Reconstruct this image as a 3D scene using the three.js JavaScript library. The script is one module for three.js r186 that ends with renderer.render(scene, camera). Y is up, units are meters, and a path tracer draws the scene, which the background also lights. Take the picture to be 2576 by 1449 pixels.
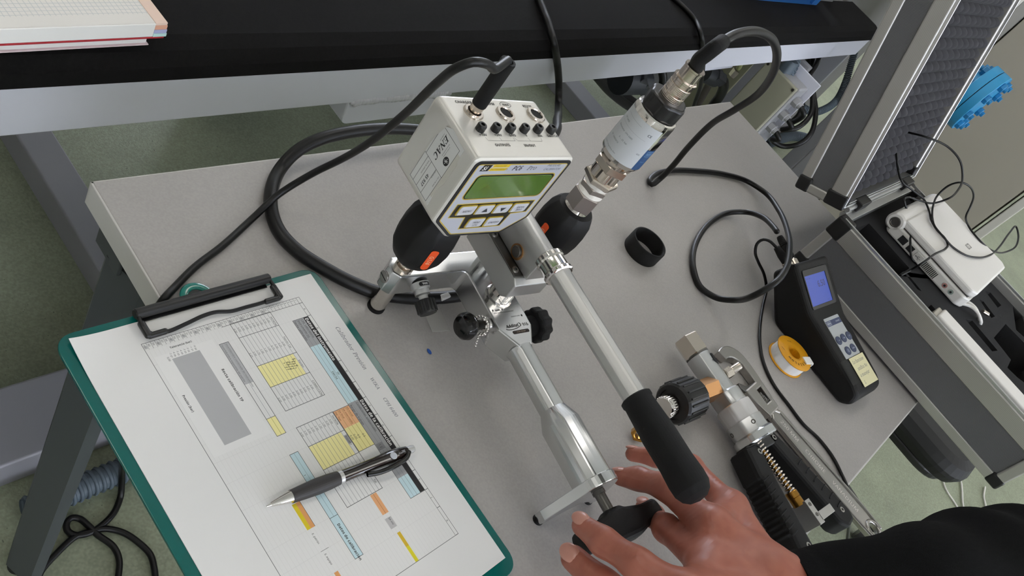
import * as THREE from 'three';
import { RoundedBoxGeometry } from 'three/addons/geometries/RoundedBoxGeometry.js';
import { mergeGeometries, mergeVertices, toCreasedNormals } from 'three/addons/utils/BufferGeometryUtils.js';
import { MarchingCubes } from 'three/addons/objects/MarchingCubes.js';
import { RectAreaLightUniformsLib } from 'three/addons/lights/RectAreaLightUniformsLib.js';
RectAreaLightUniformsLib.init();

// ---------------------------------------------------------------- camera (y up, metres; the small desk's top is at y = T)
const T = 0.74, FOCAL = 2052.56, CAM_H = 0.54384;
const V3 = THREE.Vector3, v3 = (x, y, z) => new V3(x, y, z);
const eye = v3(0, T + CAM_H, 0);
const RM = [[0.63957487, -0.22313383, 0.73563257], [0.51092767, -0.59160909, -0.62365984], [0.57436652, 0.7747322, -0.26437306]];
const scene = new THREE.Scene();
const camera = new THREE.PerspectiveCamera(2 * Math.atan(1449 / 2 / FOCAL) * 180 / Math.PI, 2576 / 1449, 0.02, 60);
{
  const right = v3(RM[0][0], RM[1][0], RM[2][0]), up = v3(-RM[0][1], -RM[1][1], -RM[2][1]), back = v3(-RM[0][2], -RM[1][2], -RM[2][2]);
  camera.matrixAutoUpdate = true;
  camera.quaternion.setFromRotationMatrix(new THREE.Matrix4().makeBasis(right, up, back));
  camera.position.copy(eye);
}
scene.add(camera);
const renderer = new THREE.WebGLRenderer();
renderer.toneMapping = THREE.LinearToneMapping;
renderer.toneMappingExposure = 0.62;
renderer.shadowMap.enabled = true;
renderer.shadowMap.type = THREE.PCFSoftShadowMap;

// ---------------------------------------------------------------- daylight behind the windows, and the ceiling lamps' positions
const ROOM = { x0: -3.0, x1: 6.6, z0: -3.6, z1: 4.4, h: 3.1 };
scene.background = new THREE.Color().setRGB(11.2, 12.0, 13.7);
const LAMPS = [[-0.6, -1.2], [-0.6, 1.6], [2.0, -1.2], [2.0, 1.6], [4.6, -1.2], [4.6, 1.6]];
const LAMP_POWER = 4.5, LAMP_COLOR = new THREE.Color().setRGB(1.0, 0.95, 0.89);

// ---------------------------------------------------------------- photograph pixel -> place
function ray(px, py) {
  const a = px - 1288, b = py - 724.5;
  return v3(...RM.map(r => r[0] * a + r[1] * b + r[2] * FOCAL));
}
function at(px, py, h = 0) { const r = ray(px, py); return eye.clone().addScaledVector(r, (h - CAM_H) / r.y); }      // h above the desk top
function atX(px, py, x) { const r = ray(px, py); return eye.clone().addScaledVector(r, x / r.x); }
function atZ(px, py, z) { const r = ray(px, py); return eye.clone().addScaledVector(r, z / r.z); }

// ---------------------------------------------------------------- small tools
let seed = 12345;
function rnd() { seed = (seed * 1664525 + 1013904223) >>> 0; return seed / 4294967296; }
const names = {};
function numbered(n) { names[n] = (names[n] ?? -1) + 1; return names[n] ? n + '_' + String(names[n]).padStart(3, '0') : n; }
function thing(name, label, category, pos = v3(0, 0, 0), turn = 0, group) {
  const o = new THREE.Group(); o.name = numbered(name); scene.add(o);
  o.position.copy(pos); o.rotation.y = turn; o.userData = { label, category };
  if (group) o.userData.group = group;
  return o;
}
function part(name, geo, mat, parent, label) {
  const g = Array.isArray(geo) ? merge(geo) : geo;
  const m = new THREE.Mesh(g, mat); m.name = name; m.castShadow = m.receiveShadow = true;
  if (label) m.userData.label = label;
  (parent || scene).add(m); return m;
}
function struct(name, geo, mat, parent, label) { const m = part(name, geo, mat, parent); if (!parent) m.userData.kind = 'structure'; if (label) m.userData.label = label; return m; }
function single(name, geo, mat, label, category, pos, group) {          // a thing that is one mesh
  const m = part(numbered(name), geo, mat, scene); m.userData = { label, category }; if (group) m.userData.group = group; if (pos) m.position.copy(pos); return m;
}
function merge(list) {
  const clean = list.map(g => { g = g.index ? g.toNonIndexed() : g; for (const k of Object.keys(g.attributes)) if (!['position', 'normal', 'uv'].includes(k)) g.deleteAttribute(k); if (!g.attributes.uv) g.setAttribute('uv', new THREE.BufferAttribute(new Float32Array(g.attributes.position.count * 2), 2)); return g; });
  return clean.length === 1 ? clean[0] : mergeGeometries(clean);
}
function box(w, h, d, x = 0, y = 0, z = 0, r = 0.0012) {                // centred, edges rounded
  const g = r ? new RoundedBoxGeometry(w, h, d, 2, Math.min(r, w / 2.01, h / 2.01, d / 2.01)) : new THREE.BoxGeometry(w, h, d);
  g.translate(x, y, z); return g;
}
function span(x0, x1, y0, y1, z0, z1, r = 0.0012) { return box(x1 - x0, y1 - y0, z1 - z0, (x0 + x1) / 2, (y0 + y1) / 2, (z0 + z1) / 2, r); }
function lathe(profile, seg = 40) { return toCreasedNormals(new THREE.LatheGeometry(profile.map(p => new THREE.Vector2(p[0], p[1])), seg), 0.6); }   // [radius, y]
function orient(g, a, b) {                                              // +y of the geometry (from y = 0) runs from a towards b
  const d = b.clone().sub(a).normalize();
  g.applyQuaternion(new THREE.Quaternion().setFromUnitVectors(v3(0, 1, 0), d)); g.translate(a.x, a.y, a.z); return g;
}
function rod(a, b, r0, r1 = r0, seg = 24, ch = 0.0) {
  const L = a.distanceTo(b), c = Math.min(ch, r0 * 0.6, r1 * 0.6, L / 3);
  return orient(lathe(c ? [[0, 0], [r0 - c, 0], [r0, c], [r1, L - c], [r1 - c, L], [0, L]] : [[0, 0], [r0, 0], [r1, L], [0, L]], seg), a, b);
}
function turned(a, b, profile, seg = 40) { return orient(lathe(profile, seg), a, b); }   // profile [r, distance from a]
function hexBar(a, b, flat, turn = 0) {                                  // hexagon bar, across flats = flat
  const L = a.distanceTo(b), R = flat / Math.sqrt(3), s = new THREE.Shape();
  for (let i = 0; i < 6; i++) { const t = turn + i * Math.PI / 3; s[i ? 'lineTo' : 'moveTo'](R * Math.cos(t), R * Math.sin(t)); }
  s.closePath();
  const bv = Math.min(0.0012, L / 5), g = new THREE.ExtrudeGeometry(s, { depth: L - 2 * bv, bevelEnabled: true, bevelThickness: bv, bevelSize: bv, bevelOffset: -bv, bevelSegments: 1 });
  g.translate(0, 0, bv); g.rotateX(-Math.PI / 2); return orient(g, a, b);
}
function poly(pts) { const s = new THREE.Shape(); pts.forEach((p, i) => s[i ? 'lineTo' : 'moveTo'](p[0], p[1])); s.closePath(); return s; }
function roundPoly(pts, r) {                                             // polygon with rounded corners; r number or list
  const s = new THREE.Shape(), n = pts.length;
  for (let i = 0; i < n; i++) {
    const p = new THREE.Vector2(...pts[i]), a = new THREE.Vector2(...pts[(i + n - 1) % n]), b = new THREE.Vector2(...pts[(i + 1) % n]);
    const rr = Math.min(Array.isArray(r) ? r[i] : r, p.distanceTo(a) * 0.49, p.distanceTo(b) * 0.49);
    const s0 = p.clone().add(a.clone().sub(p).setLength(rr)), s1 = p.clone().add(b.clone().sub(p).setLength(rr));
    s[i ? 'lineTo' : 'moveTo'](s0.x, s0.y); s.quadraticCurveTo(p.x, p.y, s1.x, s1.y);
  }
  s.closePath(); return s;
}
function ext(shape, depth, bevel = 0.001, seg = 2) {                     // extruded along +z from 0 to depth
  const b = Math.min(bevel, depth / 2.2);
  const g = new THREE.ExtrudeGeometry(shape, b ? { depth: depth - 2 * b, bevelEnabled: true, bevelThickness: b, bevelSize: b, bevelOffset: -b, bevelSegments: seg, curveSegments: 8 } : { depth, bevelEnabled: false, curveSegments: 8 });
  if (b) g.translate(0, 0, b); return g;
}
function flatTop(shape, y0, y1, bevel) { const g = ext(shape, y1 - y0, bevel); g.rotateX(Math.PI / 2); g.translate(0, y1, 0); return g; }   // shape drawn in (x, z), seen from above, lying from y0 to y1
function curve(pts, closed = false) { return new THREE.CatmullRomCurve3(pts, closed, 'centripetal'); }
function cord(pts, r, seg = 0, rad = 10) {
  const c = curve(pts), g = new THREE.TubeGeometry(c, seg || Math.max(24, pts.length * 12), r, rad);
  const caps = [[0, -1], [1, 1]].map(([t, s]) => { const p = c.getPointAt(t), d = c.getTangentAt(t).multiplyScalar(s); const g2 = new THREE.SphereGeometry(r, rad, 6); g2.translate(p.x, p.y, p.z); return g2; });
  return merge([g, ...caps]);
}
function cable(name, label, pts, r, mat, group) {                        // a free cable: origin at its first point
  const o = pts[0].clone(); return single(name, cord(pts.map(p => p.clone().sub(o)), r), mat, label, 'cable', o, group);
}
function uvBox(g, s = 1) {                                               // uv in metres from the dominant face direction
  g = g.index ? g.toNonIndexed() : g; const p = g.attributes.position, uv = new Float32Array(p.count * 2), a = v3(), b = v3(), c = v3();
  for (let i = 0; i < p.count; i += 3) {
    a.fromBufferAttribute(p, i); b.fromBufferAttribute(p, i + 1); c.fromBufferAttribute(p, i + 2);
    const n = b.clone().sub(a).cross(c.clone().sub(a)), ax = [Math.abs(n.x), Math.abs(n.y), Math.abs(n.z)], k = ax.indexOf(Math.max(...ax));
    [a, b, c].forEach((q, j) => { uv[(i + j) * 2] = (k === 0 ? q.z : q.x) * s; uv[(i + j) * 2 + 1] = (k === 1 ? q.z : q.y) * s; });
  }
  g.setAttribute('uv', new THREE.BufferAttribute(uv, 2)); return g;
}

// ---------------------------------------------------------------- textures and materials
function noiseField(n, cells, sd) {                                      // tileable value noise, 0..1
  let s = sd; const r = () => { s = (s * 1664525 + 1013904223) >>> 0; return s / 4294967296; };
  const grid = Array.from({ length: cells * cells }, r), out = new Float32Array(n * n), f = t => t * t * (3 - 2 * t);
  for (let y = 0; y < n; y++) for (let x = 0; x < n; x++) {
    const u = x / n * cells, v = y / n * cells, i = Math.floor(u), j = Math.floor(v), a = f(u - i), b = f(v - j), i1 = (i + 1) % cells, j1 = (j + 1) % cells;
    out[y * n + x] = (grid[j * cells + i] * (1 - a) + grid[j * cells + i1] * a) * (1 - b) + (grid[j1 * cells + i] * (1 - a) + grid[j1 * cells + i1] * a) * b;
  }
  return out;
}
function dataTex(n, fn, srgb, rep = 1) {
  const d = new Uint8Array(n * n * 4);
  for (let i = 0; i < n * n; i++) { const c = fn(i % n, Math.floor(i / n), i); d[i * 4] = c[0]; d[i * 4 + 1] = c[1]; d[i * 4 + 2] = c[2]; d[i * 4 + 3] = 255; }
  const t = new THREE.DataTexture(d, n, n); t.wrapS = t.wrapT = THREE.RepeatWrapping; t.magFilter = THREE.LinearFilter; t.minFilter = THREE.LinearMipmapLinearFilter; t.generateMipmaps = true;
  if (srgb) t.colorSpace = THREE.SRGBColorSpace; t.repeat.set(rep, rep); t.needsUpdate = true; return t;
}
function speckled(n, base, fine, coarse, sd, rep, spots) {               // fine grain over two sizes of blotches
  const a = noiseField(n, 8, sd), b = noiseField(n, 32, sd + 7), c = noiseField(n, n / 2, sd + 13);
  return dataTex(n, (x, y, i) => {
    let k = 1 + coarse * ((a[i] - 0.5) + 0.7 * (b[i] - 0.5)) + fine * (c[i] - 0.5);
    if (spots && c[i] > 0.985 && b[i] > 0.6) k *= 0.55;
    return base.map(v => Math.max(0, Math.min(255, v * k)));
  }, true, rep);
}
function grain(n, cells, sd, rep) { const a = noiseField(n, cells, sd); return dataTex(n, (x, y, i) => { const v = a[i] * 255; return [v, v, v]; }, false, rep); }
function canvasTex(w, h, draw, back) {
  const c = document.createElement('canvas'); c.width = w; c.height = h; const g = c.getContext('2d');
  if (back) { g.fillStyle = back; g.fillRect(0, 0, w, h); }
  draw(g, w, h); const t = new THREE.CanvasTexture(c); t.colorSpace = THREE.SRGBColorSpace; t.anisotropy = 8; return t;
}
function std(color, rough = 0.6, metal = 0, more = {}) { return new THREE.MeshPhysicalMaterial({ color, roughness: rough, metalness: metal, ...more }); }
function print(w, h, draw, back) {                                       // ink on a clear film, or a printed label when back is given
  return new THREE.MeshStandardMaterial({ map: canvasTex(w, h, draw, back), transparent: !back, roughness: 0.55 });
}
function plate(w, h) { return new THREE.PlaneGeometry(w, h); }           // faces +z
function lying(w, d, x, y, z, turn = 0) { const g = new THREE.PlaneGeometry(w, d); g.rotateX(-Math.PI / 2); g.rotateY(turn); g.translate(x, y, z); return g; }  // faces up, top of the print to -z

const fineBump = grain(256, 128, 5, 60);
const M = {
  alu: std(0xd6d7d8, 0.24, 1), aluBrushed: std(0xc9cacb, 0.36, 1), aluSatin: std(0xc4c4c3, 0.45, 1), chrome: std(0xe0dcd8, 0.1, 1), steel: std(0xa9a6a2, 0.3, 1), darkSteel: std(0x6c6a67, 0.38, 1),
  nickel: std(0xd2c8bd, 0.18, 1), brass: std(0xb5863f, 0.28, 1), copper: std(0xbb8c5e, 0.32, 1), zinc: std(0xb0a9a4, 0.33, 1),
  blackRubber: std(0x0e0e0f, 0.55, 0, { specularIntensity: 0.6, bumpMap: fineBump, bumpScale: 0.00015 }), blackPlastic: std(0x141415, 0.34), blackGloss: std(0x0c0c0d, 0.14), blackCable: std(0x0c0c0d, 0.4, 0, { specularIntensity: 0.7 }), blackMatt: std(0x191919, 0.8),
  paintGrey: std(0xd0d1db, 0.5), paintMid: std(0x7d7c7f, 0.55), paintDark: std(0x4a4d50, 0.6), deskLeg: std(0x3d4143, 0.5),
  white: std(0xe6e3de, 0.4), whiteGloss: std(0xeae7e2, 0.22), wall: std(0xd8d5ce, 0.9), ceiling: std(0xe8e6e1, 0.95), beige: std(0x9c9a88, 0.55), greyPlastic: std(0x9a9a9c, 0.5), conduit: std(0x54606a, 0.55),
  blue: std(0x2f92c4, 0.38), blueDeep: std(0x1d5c9e, 0.4), green: std(0x0b6b5c, 0.25, 0, { clearcoat: 0.4 }),
};

// ================================================================ THE ROOM
const TH = 0.12;
const floorMat = new THREE.MeshStandardMaterial({ map: speckled(1024, [138, 144, 121], 0.16, 0.09, 31, 1, true), roughness: 0.5, bumpMap: grain(512, 256, 17, 4), bumpScale: 0.0003 });
{
  const g = uvBox(span(ROOM.x0 - TH, ROOM.x1 + TH, -TH, 0, ROOM.z0 - TH, ROOM.z1 + TH, 0), 0.7);
  struct('floor', g, floorMat);
  struct('ceiling', span(ROOM.x0 - TH, ROOM.x1 + TH, ROOM.h, ROOM.h + TH, ROOM.z0 - TH, ROOM.z1 + TH, 0), M.ceiling);
  struct('wall_left', span(ROOM.x0 - TH, ROOM.x0, 0, ROOM.h, ROOM.z0, ROOM.z1, 0), M.wall);
  const glass = new THREE.MeshPhysicalMaterial({ color: 0xffffff, roughness: 0, transmission: 1, thickness: 0, ior: 1.5 });
  // front wall (behind the photographer) and back wall, both with windows
  function windowWall(name, along, from, to, fixed, out, openings, y0, y1) {
    const mk = (a, b, lo, hi) => along === 'x' ? span(a, b, lo, hi, Math.min(fixed, fixed + out), Math.max(fixed, fixed + out), 0) : span(Math.min(fixed, fixed + out), Math.max(fixed, fixed + out), lo, hi, a, b, 0);
    const parts = [mk(from, to, 0, y0), mk(from, to, y1, ROOM.h)]; let c = from;
    for (const [a, b] of openings) { parts.push(mk(c, a, y0, y1)); c = b; }
    parts.push(mk(c, to, y0, y1)); struct(name, parts, M.wall);
    for (const [a, b] of openings) {
      const w = new THREE.Group(); w.name = 'window_' + (++windowWall.n); w.userData = { kind: 'structure' }; scene.add(w);
      const m = fixed + out / 2, fr = (x0, x1, lo, hi) => along === 'x' ? span(x0, x1, lo, hi, m - 0.03, m + 0.03, 0.004) : span(m - 0.03, m + 0.03, lo, hi, x0, x1, 0.004);
      const mid = (a + b) / 2;
      part('window_frame', [fr(a, a + 0.06, y0, y1), fr(b - 0.06, b, y0, y1), fr(mid - 0.04, mid + 0.04, y0, y1), fr(a, b, y0, y0 + 0.06), fr(a, b, y1 - 0.06, y1)], M.white, w);
      for (const [p, q] of [[a + 0.06, mid - 0.04], [mid + 0.04, b - 0.06]]) {
        const g2 = new THREE.PlaneGeometry(q - p, y1 - y0 - 0.12); if (along === 'z') g2.rotateY(Math.PI / 2);
        g2.translate(along === 'x' ? (p + q) / 2 : m, (y0 + y1) / 2, along === 'x' ? m : (p + q) / 2); part('pane', g2, glass, w);
      }
    }
  }
  windowWall.n = 0;
  windowWall('wall_front', 'x', ROOM.x0 - TH, ROOM.x1 + TH, ROOM.z1, TH, [[-2.6, -0.4], [0.4, 2.6], [3.4, 5.6]], 0.95, 2.75);
  windowWall('wall_back', 'x', ROOM.x0 - TH, ROOM.x1 + TH, ROOM.z0, -TH, [[2.9, 5.4]], 0.95, 2.6);
  struct('wall_right', span(ROOM.x1, ROOM.x1 + TH, 0, ROOM.h, ROOM.z0, ROOM.z1, 0), M.wall);
}
// ceiling lamps: flat panels, each with its own area light
for (const [x, z] of LAMPS) {
  const t = thing('ceiling_lamp', 'flat rectangular ceiling lamp panel with white frame', 'lamp', v3(x, ROOM.h - 0.06, z), 0, 'ceiling lamp panels');
  part('frame', [span(-0.62, 0.62, 0, 0.06, -0.32, -0.3, 0.002), span(-0.62, 0.62, 0, 0.06, 0.3, 0.32, 0.002), span(-0.62, -0.6, 0, 0.06, -0.3, 0.3, 0.002), span(0.6, 0.62, 0, 0.06, -0.3, 0.3, 0.002)], M.white, t);
  part('diffuser', span(-0.6, 0.6, 0.012, 0.02, -0.3, 0.3, 0), new THREE.MeshStandardMaterial({ color: 0xf4f2ee, roughness: 0.6, emissive: LAMP_COLOR, emissiveIntensity: 2.2 }), t);
  const l = new THREE.RectAreaLight(LAMP_COLOR, LAMP_POWER, 1.2, 0.6); l.position.set(0, 0.005, 0); l.rotation.x = -Math.PI / 2; l.name = 'panel_light'; t.add(l);
}

// ================================================================ THE SMALL DESK
const DX0 = 0.29147, DX1 = DX0 + 1.19, DZ0 = -0.44503, DZ1 = DZ0 + 0.60188;
{
  const d = thing('desk', 'small light grey laminate desk with dark steel legs carrying the instruments', 'desk', v3(DX0, 0, DZ0));
  const W = DX1 - DX0, D = DZ1 - DZ0, top = new THREE.MeshPhysicalMaterial({ map: speckled(512, [162, 158, 154], 0.05, 0.015, 77, 3, false), roughness: 0.42, clearcoat: 0.12, clearcoatRoughness: 0.4 });
  part('desk_top', uvBox(span(0.0015, W - 0.0015, T - 0.026, T, 0.0015, D - 0.0015, 0.001), 1), top, d);
  const band = std(0xc3c1bd, 0.45);
  part('edge_band', [span(0, 0.003, T - 0.0262, T - 0.0006, 0, D, 0.0008)], band, d); part('edge_band', [span(W - 0.003, W, T - 0.0262, T - 0.0006, 0, D, 0.0008)], band, d);
  part('edge_band', [span(0, W, T - 0.0262, T - 0.0006, D - 0.003, D, 0.0008)], band, d); part('edge_band', [span(0, W, T - 0.0262, T - 0.0006, 0, 0.003, 0.0008)], band, d);
  // each end: two dark folded-steel legs, a rail under the top and a notched top plate
  for (const s of [0, 1]) {
    const fold = sz => { const g = ext(poly([[0.02, 0.0], [0.002, 0.026], [0.014, 0.066], [0.03, 0.066], [0.03, 0.0]]), T - 0.056, 0); g.rotateX(-Math.PI / 2); g.translate(0, 0.012, 0); return g; };
    for (const k of [0, 1]) {
      const g = fold(); g.scale(1, 1, -1); const ix = g.index; if (!ix) { const p = g.attributes.position, n = g.attributes.normal; for (let i = 0; i < p.count; i += 3) for (const at2 of [p, n]) { const t = [at2.getX(i), at2.getY(i), at2.getZ(i)]; at2.setXYZ(i, at2.getX(i + 1), at2.getY(i + 1), at2.getZ(i + 1)); at2.setXYZ(i + 1, ...t); } }
      const m = part('leg', g, M.deskLeg, d); m.position.set(s ? W : 0, 0, k ? D - 0.02 : 0.02); if (k) m.rotation.y = Math.PI, m.position.x = s ? W - 0.0 : 0.032; if (s && !k) m.position.x = W - 0.033;
      part('foot_pad', rod(v3(s ? W - 0.018 : 0.018, 0, k ? D - 0.05 : 0.05), v3(s ? W - 0.018 : 0.018, 0.014, k ? D - 0.05 : 0.05), 0.014), M.blackRubber, d);
    }
    part('top_plate', span(s ? W - 0.007 : 0.003, s ? W - 0.003 : 0.007, T - 0.05, T - 0.0265, 0.024, 0.064, 0.001), M.deskLeg, d);
    part('rail', span(s ? W - 0.05 : 0.032, s ? W - 0.032 : 0.05, T - 0.07, T - 0.0265, 0.03, D - 0.03, 0.003), M.paintMid, d);
  }
  part('cross_rail', [span(0.05, W - 0.05, T - 0.09, T - 0.03, D - 0.06, D - 0.03, 0.003)], M.deskLeg, d);
}

// ================================================================ THE STEEL BENCH WITH THE BLACK MAT
const BENCH = v3(0.29, 0, -0.612), BTURN = 0.0249;
const BTOP = T - 0.018;                                                 // top of the mat
function onBench(px, py, h) { return at(px, py, BTOP - T + h); }
{
  const b = thing('work_bench', 'long grey steel workbench behind the desk with welded front beam', 'bench', BENCH, BTURN);
  const x0 = -1.3, x1 = 2.68, ft = T - 0.052, fb = T - 0.122;
  part('front_beam', span(x0, x1, fb, ft, -0.075, 0, 0.003), M.paintGrey, b);
  part('bench_top', span(x0, x1, ft, ft + 0.022, -0.8, -0.006, 0.002), M.paintMid, b);
  part('back_beam', span(x0, x1, fb, ft, -0.8, -0.73, 0.003), M.paintGrey, b);
  part('end_beam', span(x1 - 0.06, x1, fb, ft, -0.73, -0.075, 0.003), M.paintGrey, b);
  // welded bracket under the beam, with its lumpy bead
  part('bracket', ext(roundPoly([[0.46, fb - 0.045], [0.66, fb - 0.045], [0.66, fb + 0.004], [0.45, fb + 0.004]], [0.012, 0.002, 0.002, 0.004]), 0.06, 0.002), M.paintGrey, b).position.z = -0.063;
  const bead = [];
  for (let i = 0; i < 34; i++) { const s = new THREE.SphereGeometry(0.0042 + 0.002 * rnd(), 8, 6); s.scale(1.3, 0.9 + 0.5 * rnd(), 0.7); s.translate(0.458 + i * 0.0059, fb + 0.002 * (rnd() - 0.5), -0.001); bead.push(s); }
  part('weld_bead', bead, std(0xc4c4cb, 0.28), b);
  // uprights, base runners, small welded tabs
  for (const [ux, w] of [[0.3, 0.064], [2.03, 0.09]]) {
    part('base_runner', span(ux, ux + w, 0.0, 0.062, -0.78, 0.42, 0.004), M.paintMid, b);
    part('upright', span(ux, ux + w, 0.062, fb, -0.78, -0.7, 0.004), M.paintMid, b);
    part('tab', ext(roundPoly([[0, 0], [0.055, 0], [0.05, -0.032], [0.03, -0.04], [0, -0.028]], 0.004), 0.012, 0.001).translate(ux === 0.3 ? 0.045 : 1.03, fb + 0.003, -0.062), M.paintGrey, b);
  }
  part('end_leg', span(x1 - 0.022, x1 - 0.002, 0, fb, -0.62, -0.012, 0.002), std(0x8e8e94, 0.5), b);
  part('pedestal_panel', span(0.72, 1.72, 0.0, fb, -0.62, -0.59, 0.003), std(0x55585a, 0.6), b);
  // cross bar lying low in front of the left runner
  part('cross_bar', span(-1.2, 0.3, 0.0, 0.07, -0.02, 0.1, 0.005), std(0x8b8a90, 0.4), b);
  // mat: flat strip, rolled over the front edge
  const prof = [[-0.142, 0.026], [-0.142, 0.034], [-0.06, 0.034], [-0.026, 0.033], [-0.008, 0.027], [0.003, 0.014], [0.006, -0.001], [0.002, -0.001], [-0.002, 0.012], [-0.012, 0.022], [-0.03, 0.027], [-0.06, 0.028]];
  const mg = ext(poly(prof.map(([z, y]) => [-z, y])), x1 - x0 + 0.028, 0); mg.rotateY(Math.PI / 2); mg.translate(x0, ft, 0);
  const mat = thing('rubber_mat', 'black rubber mat draped along the front edge of the steel workbench', 'mat', BENCH, BTURN);
  part('mat_sheet', uvBox(mg, 1), new THREE.MeshPhysicalMaterial({ specularIntensity: 0.3, map: speckled(512, [19, 18, 18], 0.35, 0.12, 55, 2, false), roughness: 0.9, bumpMap: fineBump, bumpScale: 0.0003 }), mat);
}

// ================================================================ THE HAND PUMP WITH TWO PRESSURE PORTS
const PUMP = v3(0.551, T, -0.243), PTURN = Math.atan2(-0.165, 0.986), PL = -0.083, PR = 0.080;
const pumpPlace = (x, y, z) => v3(x, y, z).applyAxisAngle(v3(0, 1, 0), PTURN).add(PUMP);
{
  const p = thing('pressure_hand_pump', 'polished aluminium T shaped hand pump with long lever and black grip', 'hand pump', PUMP, PTURN);
  // manifold: cross arm and body, one block
  const plan = roundPoly([[-0.096, -0.006], [-0.09, -0.013], [0.087, -0.013], [0.093, -0.006], [0.093, 0.003], [0.087, 0.009], [0.0245, 0.009], [0.0245, 0.076], [0.0125, 0.096], [-0.0035, 0.096], [-0.0165, 0.076], [-0.0165, 0.009], [-0.09, 0.009], [-0.096, 0.003]], [0.001, 0.001, 0.001, 0.001, 0.001, 0.001, 0.005, 0.001, 0.001, 0.001, 0.001, 0.006, 0.001, 0.001]);
  part('manifold', flatTop(plan, 0.033, 0.06, 0.0015), M.alu, p);
  // feet under the arm ends
  for (const x of [PL, PR]) {
    const f = part('foot', turned(v3(x, 0, -0.001), v3(x, 0.034, -0.001), [[0, 0.001], [0.0072, 0.001], [0.0078, 0.002], [0.0078, 0.034], [0, 0.034]]), M.chrome, p);
    part('foot_ring', turned(v3(x, 0, -0.001), v3(x, 0.003, -0.001), [[0, 0], [0.0085, 0], [0.0085, 0.0025], [0.007, 0.003], [0, 0.003]]), M.blackRubber, f);
  }
  // slotted plug in each arm end
  for (const s of [-1, 1]) {
    const x = s < 0 ? -0.0962 : 0.0932, g = part('end_plug', turned(v3(x, 0.047, -0.002), v3(x + s * 0.0012, 0.047, -0.002), [[0, 0], [0.0058, 0], [0.0058, 0.0008], [0.0052, 0.0012], [0, 0.0012]]), M.steel, p);
    part('slot', span(x + s * 0.0012 - 0.0002, x + s * 0.0012 + 0.0002, 0.0465, 0.0475, -0.007, 0.003, 0), M.blackMatt, g);
  }
  // vent valve on the near side of the left arm
  {
    const a = v3(-0.064, 0.047, 0.009), b = v3(-0.064, 0.041, 0.03), g = part('vent_valve', [turned(a, b, [[0, 0], [0.0085, 0], [0.0085, 0.006], [0.007, 0.0066], [0.007, 0.011], [0.0045, 0.012], [0.0038, 0.017], [0, 0.017]])], M.aluSatin, p);
    const kp = [[0, 0], [0.006, 0], [0.0085, 0.001], [0.0085, 0.012], [0.0078, 0.0135], [0, 0.0135]], c = a.clone().lerp(b, 0.72), e = a.clone().lerp(b, 1.4);
    const kg = [turned(c, e, kp, 24)]; for (let i = 0; i < 12; i++) { const t = i * Math.PI / 6, r = rod(v3(0.0083 * Math.cos(t), 0.001, 0.0083 * Math.sin(t)), v3(0.0083 * Math.cos(t), 0.012, 0.0083 * Math.sin(t)), 0.0012, 0.0012, 8); kg.push(orient(r, c, e)); }
    part('vent_knob', kg, M.blackPlastic, p, 'ribbed black vent knob');
    const lab = part('vent_label', new THREE.CylinderGeometry(0.00865, 0.00865, 0.0045, 20, 1, true, -0.75, 1.5), print(128, 40, (g2, w, h) => { g2.fillStyle = '#111'; g2.beginPath(); g2.roundRect(4, 3, w - 8, h - 6, 16); g2.fill(); g2.fillStyle = '#ddd'; g2.font = 'bold 26px sans-serif'; g2.textAlign = 'center'; g2.translate(w / 2, h / 2); g2.scale(-1, -1); g2.fillText('Vent', 0, 9); }), g);
    lab.geometry.rotateY(Math.PI); orient(lab.geometry.translate(0, 0.003, 0), a, b);
  }
  // body side knobs
  {
    const s = v3(-0.0165, 0.048, 0.062), e = v3(-0.06, 0.05, 0.06);
    part('chain_collar', turned(s, e, [[0, 0], [0.006, 0], [0.0065, 0.002], [0.005, 0.004], [0, 0.004]]), M.chrome, p);
    part('release_knob', turned(s, e, [[0, 0.003], [0.0042, 0.004], [0.0048, 0.011], [0.006, 0.014], [0.0105, 0.0175], [0.0128, 0.0225], [0.0122, 0.027], [0.009, 0.031], [0.004, 0.033], [0, 0.0333]]), M.blackGloss, p, 'glossy black mushroom knob');
    const links = []; for (let i = 0; i < 22; i++) { const t = i / 21, a = t * 5.6 - 0.6, b = new THREE.SphereGeometry(0.0014, 8, 6); b.translate(-0.0235 + 0.0016 * Math.sin(i * 2.2), 0.049 + 0.0088 * Math.cos(a), 0.0625 + 0.0088 * Math.sin(a)); links.push(b); }
    for (let i = 0; i < 5; i++) { const b = new THREE.SphereGeometry(0.0014, 8, 6); b.translate(-0.0222, 0.0385 - i * 0.0025, 0.067 + i * 0.0012); links.push(b); }
    part('bead_chain', links, M.chrome, p);
    const shp = new THREE.Shape(), n = 10; for (let i = 0; i <= 80; i++) { const t = i / 80 * Math.PI * 2, r = 0.0166 + 0.0009 * Math.cos(n * t); shp[i ? 'lineTo' : 'moveTo'](r * Math.cos(t), r * Math.sin(t)); }
    const kg = ext(shp, 0.014, 0.0035, 3); kg.rotateY(Math.PI / 2); kg.translate(0.037, 0.047, 0.071);
    part('isolation_knob', [kg, rod(v3(0.0245, 0.047, 0.071), v3(0.039, 0.047, 0.071), 0.0085, 0.0105)], M.blackRubber, p, 'black scalloped isolation knob');
  }
  // barrel, thick end sleeve and end plate with its two feet
  const bx = 0.0045, by = 0.0485;
  part('barrel', turned(v3(bx, by, 0.094), v3(bx, by, 0.23), [[0, 0], [0.0128, 0], [0.0122, 0.004], [0.0122, 0.072], [0, 0.072]]), M.alu, p);
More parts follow.
